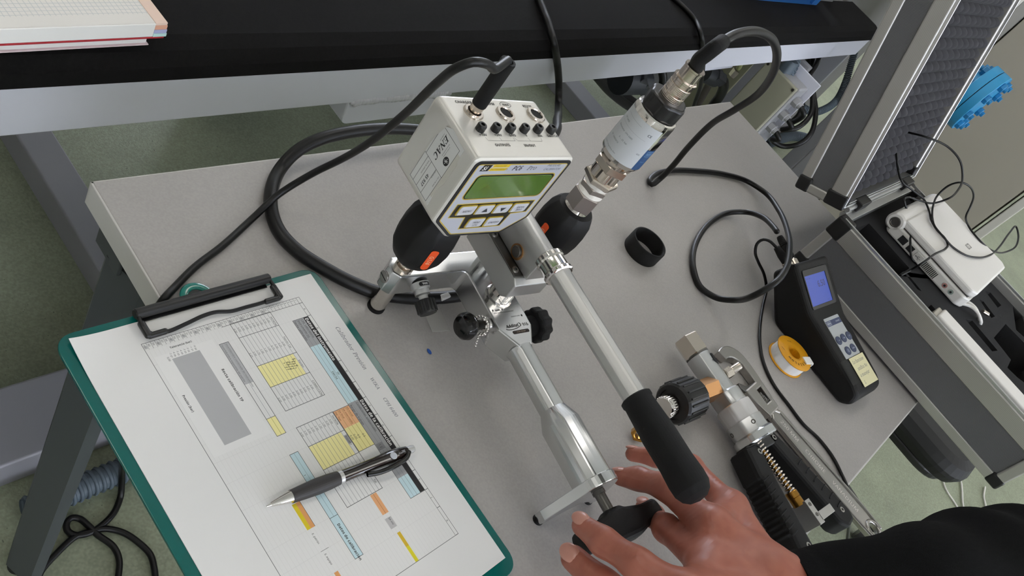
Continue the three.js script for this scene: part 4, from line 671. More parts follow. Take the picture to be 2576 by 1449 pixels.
// ================================================================ THE HANDHELD GAUGE
const GAU = v3(1.04, T, -0.03), GTURN = -0.1;
{
  const g = thing('handheld_pressure_gauge', 'black handheld pressure gauge with lit blue screen and yellow note', 'gauge', GAU, GTURN);
  const W = 0.1, prof = [[-0.078, 0.045], [-0.066, 0.0795], [0.0015, 0.0505], [0.106, 0.034], [0.118, 0.0285], [0.122, 0.012], [0.11, 0.0], [-0.024, 0.0]];
  const body = ext(roundPoly(prof.map(([z, y]) => [-z, y]), [0.006, 0.006, 0.012, 0.008, 0.006, 0.008, 0.006, 0.008]), W, 0.007, 4); body.rotateY(Math.PI / 2);
  // the lower half is a little narrower than the head
  { const p = body.attributes.position; for (let i = 0; i < p.count; i++) { const z = p.getZ(i), t = Math.min(1, Math.max(0, (z - 0.0) / 0.03)), x = p.getX(i); p.setX(i, x > W / 2 ? x - 0.012 * t : x + 0.006 * t * (z > 0 ? 1 : 0)); } }
  part('housing', body, std(0x0c0c0d, 0.5, 0, { specularIntensity: 0.6, bumpMap: fineBump, bumpScale: 0.0001 }), g);
  const face = (z0, y0, z1, y1) => { const a = v3(0, y0, z0), e = v3(0, y1 - y0, z1 - z0).normalize(), n = v3(1, 0, 0).cross(e); const m = new THREE.Matrix4().makeBasis(v3(1, 0, 0), e, n); m.setPosition(a); return q => q.applyMatrix4(m); };
  const head = face(0.002, 0.05, -0.064, 0.079), pad = face(0.104, 0.034, 0.002, 0.05);
  part('screen_frame', head(ext((() => { const s = roundPoly([[0.008, 0.007], [0.083, 0.007], [0.083, 0.062], [0.008, 0.062]], 0.005), h = new THREE.Path(); [[0.0105, 0.0118], [0.0105, 0.0535], [0.0738, 0.0535], [0.0738, 0.0118]].forEach((q, i) => h[i ? 'lineTo' : 'moveTo'](...q)); h.closePath(); s.holes.push(h); return s; })(), 0.0014, 0.0004).translate(0, 0, -0.0002)), std(0x1a1a1d, 0.4), g);
  const scrTex = canvasTex(640, 420, (k, w, h) => { k.fillStyle = '#4a6be0'; k.fillRect(0, 0, w, h); k.fillStyle = '#2b3c8a'; k.font = '34px sans-serif'; k.fillText('P rel  bar', 24, 50); k.font = 'bold 120px sans-serif'; k.fillText('6.50', 330, 190); k.fillStyle = '#3a52b4'; k.font = '30px sans-serif'; k.fillText('MAX', 500, 400); k.fillText('-----', 40, 90); });
  part('screen', head(new THREE.PlaneGeometry(0.0633, 0.0417).translate(0.04215, 0.03265, 0.0005)), new THREE.MeshStandardMaterial({ color: 0x30406a, map: scrTex, emissive: 0xffffff, emissiveMap: scrTex, emissiveIntensity: 0.62, roughness: 0.25 }), g, 'lit blue screen reading 6.50');
  const kp = part('keypad', pad(ext(roundPoly([[0.0242, 0.0345], [0.0705, 0.0345], [0.0705, 0.0945], [0.0242, 0.0945]], 0.002), 0.0008, 0.0002).translate(0, 0, 0.0001)), std(0xaeb2b4, 0.45), g);
  part('keypad_print', pad(new THREE.PlaneGeometry(0.0463, 0.06).translate(0.04735, 0.0645, 0.0010)), print(463, 600, (k) => { k.fillStyle = '#3d4766'; k.fillRect(5, 45, 453, 78); k.fillStyle = '#c9ced6'; k.font = 'bold 40px sans-serif'; k.strokeStyle = '#c9ced6'; k.lineWidth = 4; k.strokeRect(26, 58, 120, 52); k.fillText('WIKA', 32, 98); k.font = '30px sans-serif'; k.fillText('CPH6400', 290, 96); }), kp);
  for (const [x, y, t] of [[0.0316, 0.0608, 'ON'], [0.0481, 0.0614, 'TARE'], [0.0655, 0.0614, 'SET'], [0.0403, 0.0439, '⏻'], [0.058, 0.0442, 'MENU']]) {
    const s = poly(Array.from({ length: 28 }, (_, i) => [0.0071 * Math.cos(i * Math.PI / 14), 0.0062 * Math.sin(i * Math.PI / 14)])); const k = part('key', pad(ext(s, 0.0014, 0.0005).translate(x, y, 0.0006)), std(0x39435f, 0.4), g);
    part('key_print', pad(new THREE.PlaneGeometry(0.011, 0.006).translate(x, y, 0.0022)), print(110, 60, (c) => { c.fillStyle = '#aab3c8'; c.strokeStyle = '#aab3c8'; if (t === '⏻') { c.lineWidth = 6; c.beginPath(); c.arc(55, 30, 22, 0, 7); c.stroke(); c.font = 'bold 30px sans-serif'; c.textAlign = 'center'; c.fillText('D', 55, 41); } else { c.font = 'bold 26px sans-serif'; c.textAlign = 'center'; c.fillText(t, 55, 40); } }), k);
  }
  // clear tape and the pencilled note
  part('clear_tape', pad(ext(roundPoly([[0.004, 0.001], [0.08, 0.001], [0.08, 0.035], [0.004, 0.035]], 0.002), 0.0003, 0).translate(0, 0, 0.0004)), new THREE.MeshPhysicalMaterial({ color: 0x0c0c0d, roughness: 0.12, transparent: true, opacity: 0.4 }), g, 'glossy clear tape');
  const note = thing('sticky_note', 'pale yellow handwritten note taped to the handheld gauge below its keys', 'note', GAU, GTURN);
  part('note_paper', pad(new THREE.BoxGeometry(0.046, 0.0415, 0.0003).translate(0.0525, 0.013, 0.0013)), new THREE.MeshStandardMaterial({ roughness: 0.7, map: canvasTex(460, 415, (k, w, h) => { k.fillStyle = '#dbd5ac'; k.fillRect(0, 0, w, h); k.fillStyle = '#4c4f5c'; k.font = 'italic 62px serif'; k.fillText('Lo funcione', 40, 90); k.fillText('unifica No', 80, 190); k.fillText('a manejar', 50, 280); k.fillText('L', 60, 380); }) }), note);
  // two plugs on the top end, standing up and back
  const mk = (x, a, len, rib, name, label) => {
    const base = v3(x, 0.062, -0.069).applyAxisAngle(v3(0, 1, 0), GTURN).add(GAU), t = thing(name, label, 'plug', base, 0), d = a.clone().sub(base).normalize();
    part('coupling_nut', turned(v3(0, 0, 0), d, [[0, -0.003], [0.006, -0.003], [0.0072, 0], [0.0072, 0.009], [0.0062, 0.0105], [0, 0.0105]], 24), M.nickel, t);
    const pr = [[0, 0.01], [0.0058, 0.01], [0.006, 0.011], [0.006, len * 0.62]]; if (rib) for (let i = 0; i < 6; i++) { const y = len * (0.64 + 0.055 * i); pr.push([0.0058 - 0.0002 * i, y], [0.0058 - 0.0002 * i, y + len * 0.03], [0.0044, y + len * 0.032], [0.0044, y + len * 0.052]); } pr.push([0.0042, len], [0, len]);
    part('plug_shell', turned(v3(0, 0, 0), d, pr, 24), M.blackRubber, t);
    return base.clone().addScaledVector(d, len);
  };
  mk(0.031, at(1955, 584, 0.066), 0.05, true, 'gauge_probe_plug', 'ribbed black plug of the thick cable at the top of the handheld gauge');
  const e2 = mk(0.016, at(1945, 610, 0.072), 0.034, false, 'gauge_lead_plug', 'smooth black plug of the thin lead at the top of the handheld gauge');
  cable('gauge_lead', 'thin black lead running from the handheld gauge past the tape roll off the desk', [e2, at(1935, 606, 0.07), at(1918, 603, 0.064), at(1904, 614, 0.055), at(1900, 635, 0.045), at(1908, 660, 0.032), at(1922, 690, 0.02), at(1928, 725, 0.006), at(1919, 770, 0.0022), at(1912, 820, 0.0022), at(1912, 865, 0.0022), at(1922, 915, 0.0022), at(1948, 970, 0.0022), at(1985, 1020, 0.0022), at(2020, 1066, 0.0022), at(2060, 1104, 0.0022), at(2095, 1150, 0.0022), at(2118, 1195, 0.0026), at(2134, 1232, 0.003), at(2139, 1258, -0.012), at(2136, 1320, -0.08), at(2120, 1420, -0.2), at(2090, 1500, -0.35)], 0.0021, M.blackCable);
}

// ================================================================ THE OPEN ALUMINIUM CASE
const CASE = v3(1.219, T, -0.121), CW = 0.381, CD = 0.427, CH = 0.104;
const inCase = (px, py, h) => at(px, py, h).sub(CASE);
{
  const c = thing('instrument_case', 'open aluminium instrument case with grey ribbed panels and foam lined lid', 'case', CASE);
  const weave = dataTex(64, (x, y) => { const u = (x % 16) / 16, v = (y % 16) / 16, d = Math.hypot(u - 0.5, v - 0.5), k = d < 0.28 ? 70 : 100; return [k, k, k + 2]; }, true, 1); weave.repeat.set(150, 150);
  const wb = dataTex(64, (x, y) => { const u = (x % 16) / 16, v = (y % 16) / 16, k = Math.hypot(u - 0.5, v - 0.5) < 0.28 ? 40 : 200; return [k, k, k]; }, false, 1); wb.repeat.set(150, 150);
  const panel = new THREE.MeshStandardMaterial({ map: weave, bumpMap: wb, bumpScale: 0.0002, roughness: 0.5, color: 0xffffff });
  const railTex = dataTex(64, (x, y) => { const k = (y % 8) < 4 ? 238 : 224; return [k, k, k]; }, true, 1); railTex.repeat.set(60, 60);
  const rail = new THREE.MeshStandardMaterial({ color: 0xcfcdc9, map: railTex, metalness: 0.85, roughness: 0.42 }), lip = M.aluBrushed, corner = std(0x101012, 0.4), foam = std(0x1d1d1f, 0.95, 0, { bumpMap: fineBump, bumpScale: 0.0006 });
  const F = 0.005;                                                        // small feet
  for (const [x, z] of [[0.03, 0.03], [CW - 0.03, 0.03], [0.03, 0.26], [0.2, 0.26]]) part('foot', rod(v3(x, 0, z), v3(x, F + 0.002, z), 0.009, 0.01), corner, c);
  part('base_panel', span(0.004, CW - 0.004, F, F + 0.006, 0.004, CD - 0.004, 0.001), panel, c);
  // four sides: panel between two rails, lip on top
  const side = (x0, x1, z0, z1, nx) => {
    const L = [x0, x1, z0, z1];
    part('side_panel', uvBox(span(x0 + 0.002, x1 - 0.002, F + 0.012, CH - 0.028, z0 + 0.002, z1 - 0.002, 0.0005), 1), panel, c);
    part('lower_rail', uvBox(span(x0, x1, F, F + 0.0155, z0, z1, 0.002), 1), rail, c);
    part('upper_rail', uvBox(span(x0, x1, CH - 0.031, CH - 0.002, z0, z1, 0.002), 1), rail, c);
  };
  side(0, 0.009, 0.001, CD - 0.001); side(CW - 0.009, CW, 0.001, CD - 0.001); side(0.009, CW - 0.009, 0, 0.009); side(0.009, CW - 0.009, CD - 0.009, CD);
  part('rim_lip', [span(0.003, 0.0065, CH - 0.003, CH + 0.002, 0.006, CD - 0.006, 0.0008), span(CW - 0.0065, CW - 0.003, CH - 0.003, CH + 0.002, 0.006, CD - 0.006, 0.0008), span(0.006, CW - 0.006, CH - 0.003, CH + 0.002, CD - 0.0065, CD - 0.003, 0.0008)], lip, c);
  for (const [x, z] of [[0, 0], [CW, 0], [0, CD], [CW, CD]]) {
    part('edge_profile', span(x ? CW - 0.016 : -0.0006, x ? CW + 0.0006 : 0.016, F + 0.003, CH - 0.003, z ? CD - 0.016 : -0.0006, z ? CD + 0.0006 : 0.016, 0.003), rail, c);
    const bx = (y0, y1, s) => span(x ? CW - s : -0.0018, x ? CW + 0.0018 : s, y0, y1, z ? CD - s : -0.0018, z ? CD + 0.0018 : s, 0.004);
    part('corner_cap', bx(CH - 0.032, CH + 0.001, 0.024), corner, c, 'black plastic corner cap'); part('corner_cap', bx(F - 0.001, F + 0.018, 0.02), corner, c);
  }
  // foam block with its cut-outs
  const FY = 0.087, px = (list, h = FY) => list.map(([a, b]) => { const q = inCase(a, b, h); return [Math.min(CW - 0.014, Math.max(0.014, q.x)), Math.min(CD - 0.014, q.z)]; });
  const slab = poly([[0.0095, 0.0095], [CW - 0.0095, 0.0095], [CW - 0.0095, CD - 0.0095], [0.0095, CD - 0.0095]]);
  const holes = [
    px([[2153, 575], [2186, 562], [2288, 675], [2259, 694]]), px([[2272, 683], [2284, 690], [2319, 733], [2308, 728]]),
    px([[2497, 716], [2510, 722], [2528, 738], [2522, 744]]), px([[2478, 732], [2492, 736], [2519, 768], [2510, 774]]), px([[2463, 752], [2474, 758], [2503, 796], [2494, 800]]),
    px([[2428, 803], [2446, 806], [2510, 882], [2496, 884]]), px([[2500, 850], [2530, 815], [2576, 862], [2620, 905], [2640, 1010], [2560, 950], [2534, 925], [2543, 905]]),
    px([[2553, 764], [2580, 785], [2590, 860], [2556, 830]]), [[0.026, 0.178], [0.078, 0.178], [0.078, 0.416], [0.026, 0.416]],
  ];
  for (const h of holes) { const p = new THREE.Path(); const area = h.reduce((s, q, i) => s + q[0] * h[(i + 1) % h.length][1] - h[(i + 1) % h.length][0] * q[1], 0); (area > 0 ? h.slice().reverse() : h).forEach((q, i) => p[i ? 'lineTo' : 'moveTo'](q[0], q[1])); p.closePath(); slab.holes.push(p); }
  part('foam_block', flatTop(slab, 0.032, FY, 0), foam, c, 'black foam with cut pockets'); part('foam_floor', span(0.0095, CW - 0.0095, 0.011, 0.032, 0.0095, CD - 0.0095, 0), foam, c);
  // back edge: twin hinge profile with two black hinges
  part('hinge_profile', [rod(v3(0.02, CH - 0.004, -0.002), v3(CW - 0.02, CH - 0.004, -0.002), 0.0055), rod(v3(0.02, CH + 0.006, -0.004), v3(CW - 0.02, CH + 0.006, -0.004), 0.004), span(0.02, CW - 0.02, CH - 0.012, CH + 0.001, 0, 0.012, 0.001)], lip, c);
  for (const x of [0.055, CW - 0.085]) part('hinge', [span(x, x + 0.045, CH - 0.008, CH + 0.016, -0.012, 0.004, 0.002)], corner, c, 'black hinge');
  // the lid, leaning back
  const LA = 20 * Math.PI / 180, LM = new THREE.Matrix4().makeBasis(v3(1, 0, 0), v3(0, Math.cos(LA), -Math.sin(LA)), v3(0, Math.sin(LA), Math.cos(LA))).setPosition(0, CH + 0.006, -0.006), LH = 0.427, LD = 0.078;
  const lid = (n, g, m, l) => { const gg = Array.isArray(g) ? merge(g) : g; gg.applyMatrix4(LM); return part(n, gg, m, c, l); };
  const railTexV = dataTex(64, x => { const k = (x % 8) < 4 ? 238 : 224; return [k, k, k]; }, true, 1); railTexV.repeat.set(60, 60); const railV = new THREE.MeshStandardMaterial({ color: 0xcfcdc9, map: railTexV, metalness: 0.85, roughness: 0.42 });
  const lside = (x0, x1, y0, y1) => {
    lid('lid_side_panel', uvBox(span(x0 + 0.002, x1 - 0.002, y0 + 0.002, y1 - 0.002, -LD + 0.012, -0.022, 0.0005), 1), panel);
    lid('lid_outer_rail', uvBox(span(x0, x1, y0, y1, -LD, -LD + 0.017, 0.003), 1), railV); lid('lid_inner_rail', uvBox(span(x0, x1, y0, y1, -0.029, -0.003, 0.003), 1), railV);
  };
  lside(0, 0.009, 0.001, LH); lside(CW - 0.009, CW, 0.001, LH); lside(0.009, CW - 0.009, 0, 0.009); lside(0.009, CW - 0.009, LH - 0.009, LH);
  lid('lid_back_panel', uvBox(span(0.004, CW - 0.004, 0.004, LH - 0.004, -LD, -LD + 0.004, 0.0005), 1), panel);
  lid('lid_lip', [span(0.0015, 0.004, 0.004, LH - 0.004, -0.005, 0.0015, 0.0008), span(0.0055, 0.008, 0.004, LH - 0.004, -0.005, 0.0005, 0.0008), span(CW - 0.004, CW - 0.0015, 0.004, LH - 0.004, -0.005, 0.0015, 0.0008), span(0.006, CW - 0.006, 0.003, 0.006, -0.005, 0.0015, 0.0008), span(0.006, CW - 0.006, 0.0075, 0.0095, -0.005, 0.0005, 0.0008)], std(0xdcdcdc, 0.38, 1), 'bright aluminium lip');
  for (const [x, y] of [[0, 0], [CW, 0], [0, LH], [CW, LH]]) for (const [z0, z1] of [[-LD - 0.0015, -LD + 0.02], [-0.032, 0.001]]) lid('lid_corner_cap', span(x ? CW - 0.022 : -0.0018, x ? CW + 0.0018 : 0.022, y ? LH - 0.022 : -0.0018, y ? LH + 0.0018 : 0.022, z0, z1, 0.004), corner);
  for (const x of [0, CW]) lid('lid_edge_profile', span(x ? CW - 0.012 : -0.0006, x ? CW + 0.0006 : 0.012, -0.0006, 0.014, -LD + 0.015, -0.028, 0.003), rail);
  // egg-crate foam
  const NX = 220, NY = 250, fx0 = 0.0095, fx1 = CW - 0.0095, fy0 = 0.0095, fy1 = LH - 0.0095, ff = new THREE.PlaneGeometry(fx1 - fx0, fy1 - fy0, NX, NY), q = ff.attributes.position;
  for (let i = 0; i < q.count; i++) {
    const x = q.getX(i), y = q.getY(i), A = 0.0345, R = 0.0158; let s = 0;                 // rounded domes on a staggered grid
    for (const o of [0, 0.5]) { const dx = (x / A + o) - Math.round(x / A + o), dy = (y / A + o) - Math.round(y / A + o), r2 = (dx * dx + dy * dy) * A * A / (R * R); if (r2 < 1) s = Math.max(s, Math.pow(1 - r2, 0.75)); }
    const edge = Math.min(1, Math.min(x + (fx1 - fx0) / 2, (fx1 - fx0) / 2 - x, y + (fy1 - fy0) / 2, (fy1 - fy0) / 2 - y) / 0.008);
    q.setXYZ(i, x + (fx0 + fx1) / 2, y + (fy0 + fy1) / 2, -0.038 + 0.034 * s * Math.max(0.1, edge));
  }
  ff.computeVertexNormals(); lid('egg_crate_foam', ff, std(0x58575c, 0.95, 0, { bumpMap: fineBump, bumpScale: 0.0004 }), 'dark grey egg crate foam');
}
// ---------------------------------------------------------------- the netbook and what lies with it in the case
{
  const B = v3(1.364, T + 0.0872, -0.078), n = thing('netbook', 'small white closed netbook lying on the foam of the open case', 'laptop', B, -0.012);
  const W = 0.23, D = 0.166, wh = M.white;
  part('base', flatTop(roundPoly([[0, 0.006], [0.01, 0], [W - 0.01, 0], [W, 0.006], [W, D - 0.01], [W - 0.012, D], [0.012, D], [0, D - 0.01]], 0.004), 0.002, 0.0225, 0.003), std(0xd9d6d0, 0.4), n);
  part('lid', flatTop(roundPoly([[0.003, 0.012], [W - 0.003, 0.012], [W - 0.003, D - 0.01], [W - 0.013, D - 0.001], [0.013, D - 0.001], [0.003, D - 0.01]], 0.004), 0.0245, 0.0375, 0.0035), wh, n);
  part('seam', flatTop(roundPoly([[0.006, 0.012], [W - 0.006, 0.012], [W - 0.006, D - 0.006], [0.006, D - 0.006]], 0.004), 0.0215, 0.0255, 0), std(0x4b4846, 0.7), n);
  part('hinge_barrel', [rod(v3(0.0, 0.022, 0.004), v3(W, 0.022, 0.004), 0.0155, 0.0155, 32, 0.003)], wh, n);
  part('hinge_cap', [turned(v3(0.001, 0.022, 0.004), v3(-1, 0.022, 0.004), [[0, 0], [0.0085, 0], [0.0085, 0.0015], [0.007, 0.002], [0.0065, 0.0012], [0, 0.0012]], 32)], M.steel, n);
  const dark = M.blackMatt; const hole = (nm, z0, z1, y0, y1) => part(nm, span(-0.0006, 0.004, y0, y1, z0, z1, 0.0003), dark, n);
  hole('network_port', 0.027, 0.04, 0.006, 0.0175); hole('lock_port', 0.045, 0.056, 0.006, 0.0165);
  part('usb_cover', span(-0.001, 0.003, 0.004, 0.0175, 0.0615, 0.0765, 0.0008), std(0xcfccc6, 0.45), n);
  part('usb_print', new THREE.PlaneGeometry(0.012, 0.009).rotateY(-Math.PI / 2).translate(-0.0012, 0.0105, 0.069), print(120, 90, g => { g.strokeStyle = '#333'; g.lineWidth = 6; g.beginPath(); g.moveTo(15, 45); g.lineTo(105, 45); g.moveTo(35, 45); g.lineTo(55, 20); g.lineTo(75, 20); g.moveTo(50, 45); g.lineTo(70, 70); g.lineTo(85, 70); g.stroke(); g.fillStyle = '#333'; g.beginPath(); g.arc(15, 45, 9, 0, 7); g.fill(); }), n);
  for (let i = 0; i < 10; i++) part('vent_slot', span(-0.0006, 0.003, 0.005, 0.0165, 0.0815 + i * 0.0027, 0.0828 + i * 0.0027, 0.0002), dark, n);
  for (const [z, col] of [[0.126, 0xb07f7a], [0.139, 0x8d9a92]]) { const j = part('audio_jack', turned(v3(0.002, 0.012, z), v3(-1, 0.012, z), [[0, 0.001], [0.0018, 0.001], [0.0018, 0.0028], [0.004, 0.0028], [0.0042, 0], [0, 0]], 24), std(col, 0.5), n); part('jack_hole', rod(v3(0.001, 0.012, z), v3(-0.0012, 0.012, z), 0.0018), dark, j); }
  part('logo', lying(0.024, 0.014, 0.142, 0.0377, 0.1), print(240, 140, g => { g.fillStyle = '#8f8c88'; g.beginPath(); g.roundRect(20, 20, 200, 100, 14); g.fill(); g.fillStyle = '#eae7e2'; g.font = 'italic bold 96px sans-serif'; g.textAlign = 'center'; g.fillText('hp', 120, 98); }), n);
  const bx = thing('white_slab_box', 'long white plastic box set in a slot of the case foam', 'box', v3(1.259, T + 0.045, 0.073), 0.0);
  part('box_body', span(0.0, 0.038, 0, 0.054, 0.0, 0.218, 0.003), M.white, bx); part('end_cap', span(0.002, 0.036, 0.004, 0.05, -0.007, 0.001, 0.002), std(0xbdb9ae, 0.5), bx);
  // thin black leads over the netbook
  const TC = (name, label, list, r = 0.0017) => cable(name, label, list.map(([a, b, h]) => at(a, b, h)), r, M.blackCable);
  TC('netbook_lead', 'thin black lead coiled loosely over the white netbook and the case lid', [[2262, 425, 0.155], [2256, 400, 0.165], [2254, 372, 0.17], [2258, 420, 0.15], [2268, 455, 0.14], [2295, 478, 0.135], [2325, 503, 0.13], [2337, 530, 0.1275], [2343, 555, 0.1275], [2358, 580, 0.1275], [2376, 598, 0.1275], [2384, 615, 0.1275], [2378, 626, 0.1275], [2350, 640, 0.1275], [2320, 662, 0.12], [2290, 680, 0.1], [2268, 692, 0.091]]);
  TC('netbook_power_lead', 'thin black lead looping wide above the white netbook beyond the case edge', [[2285, 333, 0.21], [2330, 345, 0.225], [2385, 370, 0.23], [2415, 405, 0.225], [2421, 450, 0.205], [2410, 478, 0.18], [2385, 500, 0.15], [2350, 511, 0.131], [2315, 505, 0.13], [2285, 496, 0.13], [2275, 505, 0.13], [2283, 535, 0.118], [2290, 570, 0.112], [2290, 610, 0.108], [2293, 648, 0.103], [2299, 657, 0.1]]);
  TC('netbook_audio_lead', 'thin black lead winding across the netbook lid and hanging over the case side', [[2345, 555, 0.1305], [2347, 520, 0.132], [2360, 490, 0.14], [2385, 468, 0.16], [2415, 459, 0.18], [2440, 470, 0.18], [2449, 495, 0.165], [2440, 522, 0.145], [2430, 545, 0.131], [2440, 575, 0.128], [2470, 610, 0.126], [2500, 632, 0.115], [2530, 634, 0.11], [2555, 620, 0.12], [2562, 595, 0.13], [2556, 570, 0.135], [2540, 585, 0.13], [2515, 620, 0.12], [2490, 642, 0.125], [2460, 648, 0.1275], [2425, 640, 0.1275], [2395, 620, 0.1275], [2375, 598, 0.1305], [2352, 570, 0.1305], [2345, 545, 0.1305]]);
  const g = thing('white_usb_leads', 'pair of white cable loops sticking out under the netbook corner', 'cable', at(2425, 765, 0.09));
  const o = g.position; for (const [nm, d] of [['white_lead', 0], ['white_lead', 0.006]]) part(nm, cord([at(2415, 762, 0.093), at(2440, 770, 0.098), at(2458, 785, 0.1), at(2467, 805, 0.095), at(2466, 816, 0.085), at(2462, 835, 0.06)].map(q => q.sub(o).add(v3(d, 0.0, -d))), 0.0027), M.white, g);
  part('plug', orient(new THREE.CylinderGeometry(0.0035, 0.0035, 0.012, 20).translate(0, 0.006, 0), at(2472, 783, 0.095).sub(o), at(2484, 790, 0.095).sub(o)), M.nickel, g);
}
// ---------------------------------------------------------------- the black chair pushed in below the case, the string on the floor
{
  const s = thing('swivel_chair', 'black padded swivel chair pushed in under the instrument case', 'chair', v3(2.03, 0, 0.19));
  part('seat', flatTop(roundPoly([[-0.235, -0.23], [0.235, -0.23], [0.235, 0.235], [-0.235, 0.235]], 0.09), 0.39, 0.46, 0.03), std(0x0a0a0b, 0.6), s);
  part('seat_shell', flatTop(roundPoly([[-0.22, -0.21], [0.22, -0.21], [0.22, 0.21], [-0.22, 0.21]], 0.08), 0.375, 0.395, 0.005), M.blackPlastic, s); part('gas_column', rod(v3(0, 0.06, 0), v3(0, 0.38, 0), 0.025), M.blackPlastic, s);
  for (let i = 0; i < 5; i++) { const a = i * Math.PI * 0.4 + 0.3, e = v3(0.28 * Math.cos(a), 0.06, 0.28 * Math.sin(a)); const l = part('base_arm', rod(v3(0, 0.085, 0), e, 0.022, 0.014), M.blackPlastic, s); part('castor', (() => { const w = new THREE.CylinderGeometry(0.025, 0.025, 0.03, 20); w.rotateZ(Math.PI / 2); w.rotateY(a); w.translate(e.x, 0.025, e.z); return w; })(), M.blackPlastic, s); }
  const FL = -T, fp = (a, b) => at(a, b, FL + 0.004); const base = fp(2470, 1225);
  const st = thing('white_string', 'thin white string with small toggle lying in loops on the green floor', 'string', base);
  part('string', cord([fp(2478, 1225), fp(2475, 1250), fp(2480, 1275), fp(2475, 1290), fp(2460, 1298), fp(2430, 1296), fp(2422, 1265), fp(2420, 1232), fp(2415, 1205), fp(2404, 1192), fp(2390, 1190), fp(2377, 1196), fp(2374, 1215), fp(2382, 1235), fp(2400, 1262), fp(2418, 1290), fp(2426, 1300)].map(q => q.sub(base)), 0.0028), M.white, st);
  part('toggle', new THREE.SphereGeometry(0.011, 16, 12).translate(...fp(2425, 1297).sub(base).add(v3(0, 0.008, 0)).toArray()), M.white, st);
}

// ================================================================ THINGS ON AND UNDER THE BENCH
{
  // open notebook and booklet at the bench's edge
  const h0 = BTOP - T, a = at(412, 96, h0 + 0.008), b = at(0, 116, h0 + 0.008), turn = Math.atan2(a.z - b.z, b.x - a.x) + Math.PI;
  const q = at(376, 106, h0 + 0.004), lo = thing('paper_booklet', 'thin pink and white paper booklet under the thick notebook on the black mat', 'booklet', v3(q.x, BTOP, q.z), turn);
  part('cover', span(-0.3, 0, 0, 0.0012, -0.2, 0, 0.0005), std(0xd9c4c8, 0.6), lo); part('pages', span(-0.3, -0.002, 0.0012, 0.0075, -0.2, -0.002, 0.001), std(0xdedbd9, 0.7), lo);
  const n = thing('notebook', 'thick squared notebook with red cover and coloured page margins lying on a booklet', 'notebook', v3(a.x, BTOP + 0.0078, a.z), turn);
  part('cover', span(-0.36, 0, 0, 0.002, -0.28, 0.0, 0.0006), std(0xa81f2c, 0.4), n, 'red notebook cover');
  const pg = std(0xe6e4e0, 0.75);
  part('page_block', span(-0.36, -0.0125, 0.002, 0.0185, -0.27, -0.0005, 0.0008), pg, n);
  [[0.002, 0.006, 0xbfe0dc], [0.006, 0.0105, 0xa9add0], [0.0105, 0.0155, 0xe0a98f], [0.0155, 0.0188, 0xe8cdbd]].forEach(([y0, y1, col], i) => part('page_margin', span(-0.0125, 0.0022 - i * 0.0005, y0, y1, -0.27, -0.0002 - i * 0.0004, 0.0005), std(col, 0.7), n, ['teal', 'lilac', 'orange', 'peach'][i] + ' page margins'));
  part('open_page', lying(0.345, 0.265, -0.1855, 0.0187, -0.1345), new THREE.MeshStandardMaterial({ roughness: 0.75, map: canvasTex(1024, 786, (g, w, h) => { g.fillStyle = '#e4e1dc'; g.fillRect(0, 0, w, h); g.strokeStyle = '#c3c6c6'; g.lineWidth = 1.6; for (let i = 0; i < 70; i++) { g.beginPath(); g.moveTo(i * 14.8, 0); g.lineTo(i * 14.8, h - 40); g.stroke(); g.beginPath(); g.moveTo(0, i * 14.8); g.lineTo(w, i * 14.8); g.stroke(); } g.fillStyle = '#e4e1dc'; g.fillRect(0, h - 40, w, 40); }) }), n);
}
{
  // cables over the bench front
  const Z = (a, b, z) => atZ(a, b, z);
  cable('thick_black_hose', 'thick black cable dropping over the bench edge and curling across the desk under the pump', [onBench(1352, -10, 0.007), onBench(1368, 30, 0.007), onBench(1380, 62, 0.007), Z(1392, 105, -0.628), Z(1402, 160, -0.622), Z(1406, 215, -0.61), Z(1405, 262, -0.585), at(1402, 300, -0.02), at(1392, 340, 0.012), at(1340, 370, 0.009), at(1240, 360, 0.012), at(1140, 340, 0.02), at(1040, 326, 0.026), at(960, 324, 0.03), at(880, 332, 0.03), at(800, 352, 0.026), at(745, 382, 0.018), at(705, 425, 0.0075), at(684, 475, 0.0068), at(683, 530, 0.0068), at(704, 585, 0.0068), at(750, 633, 0.0068), at(815, 675, 0.0068), at(885, 712, 0.0068), at(955, 738, 0.0068), at(1020, 748, 0.0068), at(1090, 750, 0.0068), at(1170, 742, 0.0068), at(1240, 728, 0.0068)], 0.0065, M.blackCable);
  const tag = single('clear_cable_tie', box(0.012, 0.011, 0.006, 0, 0, 0, 0.0015), new THREE.MeshPhysicalMaterial({ color: 0xd8d6d2, roughness: 0.25, transparent: true, opacity: 0.75 }), 'clear plastic tie round the thick black cable beside the pump', 'cable tie', at(1115, 751, 0.008));
  single('clear_tape_piece', box(0.021, 0.0003, 0.026, 0, 0, 0, 0).rotateY(-0.25), new THREE.MeshPhysicalMaterial({ color: 0xd5d2cc, roughness: 0.2, transparent: true, opacity: 0.4 }), 'small piece of clear tape stuck flat on the desk beside the pump', 'tape', at(1098, 805, 0.0003));
  single('blue_plastic_chip', new THREE.SphereGeometry(0.0022, 12, 8).scale(0.8, 0.5, 1.5), std(0x1c4f9c, 0.5), 'tiny blue plastic chip lying on the desk beside the clipboard', 'chip', at(1080, 884, 0.001));
  cable('thin_bench_cable', 'thin black cable running down over the bench beam behind the transducer', [onBench(1690, -8, 0.005), onBench(1722, 20, 0.005), onBench(1748, 50, 0.005), Z(1763, 88, -0.645), Z(1769, 130, -0.64), Z(1768, 175, -0.65), Z(1760, 225, -0.68), Z(1745, 270, -0.69), Z(1735, 330, -0.7), Z(1725, 390, -0.7)], 0.0055, M.blackCable);
}
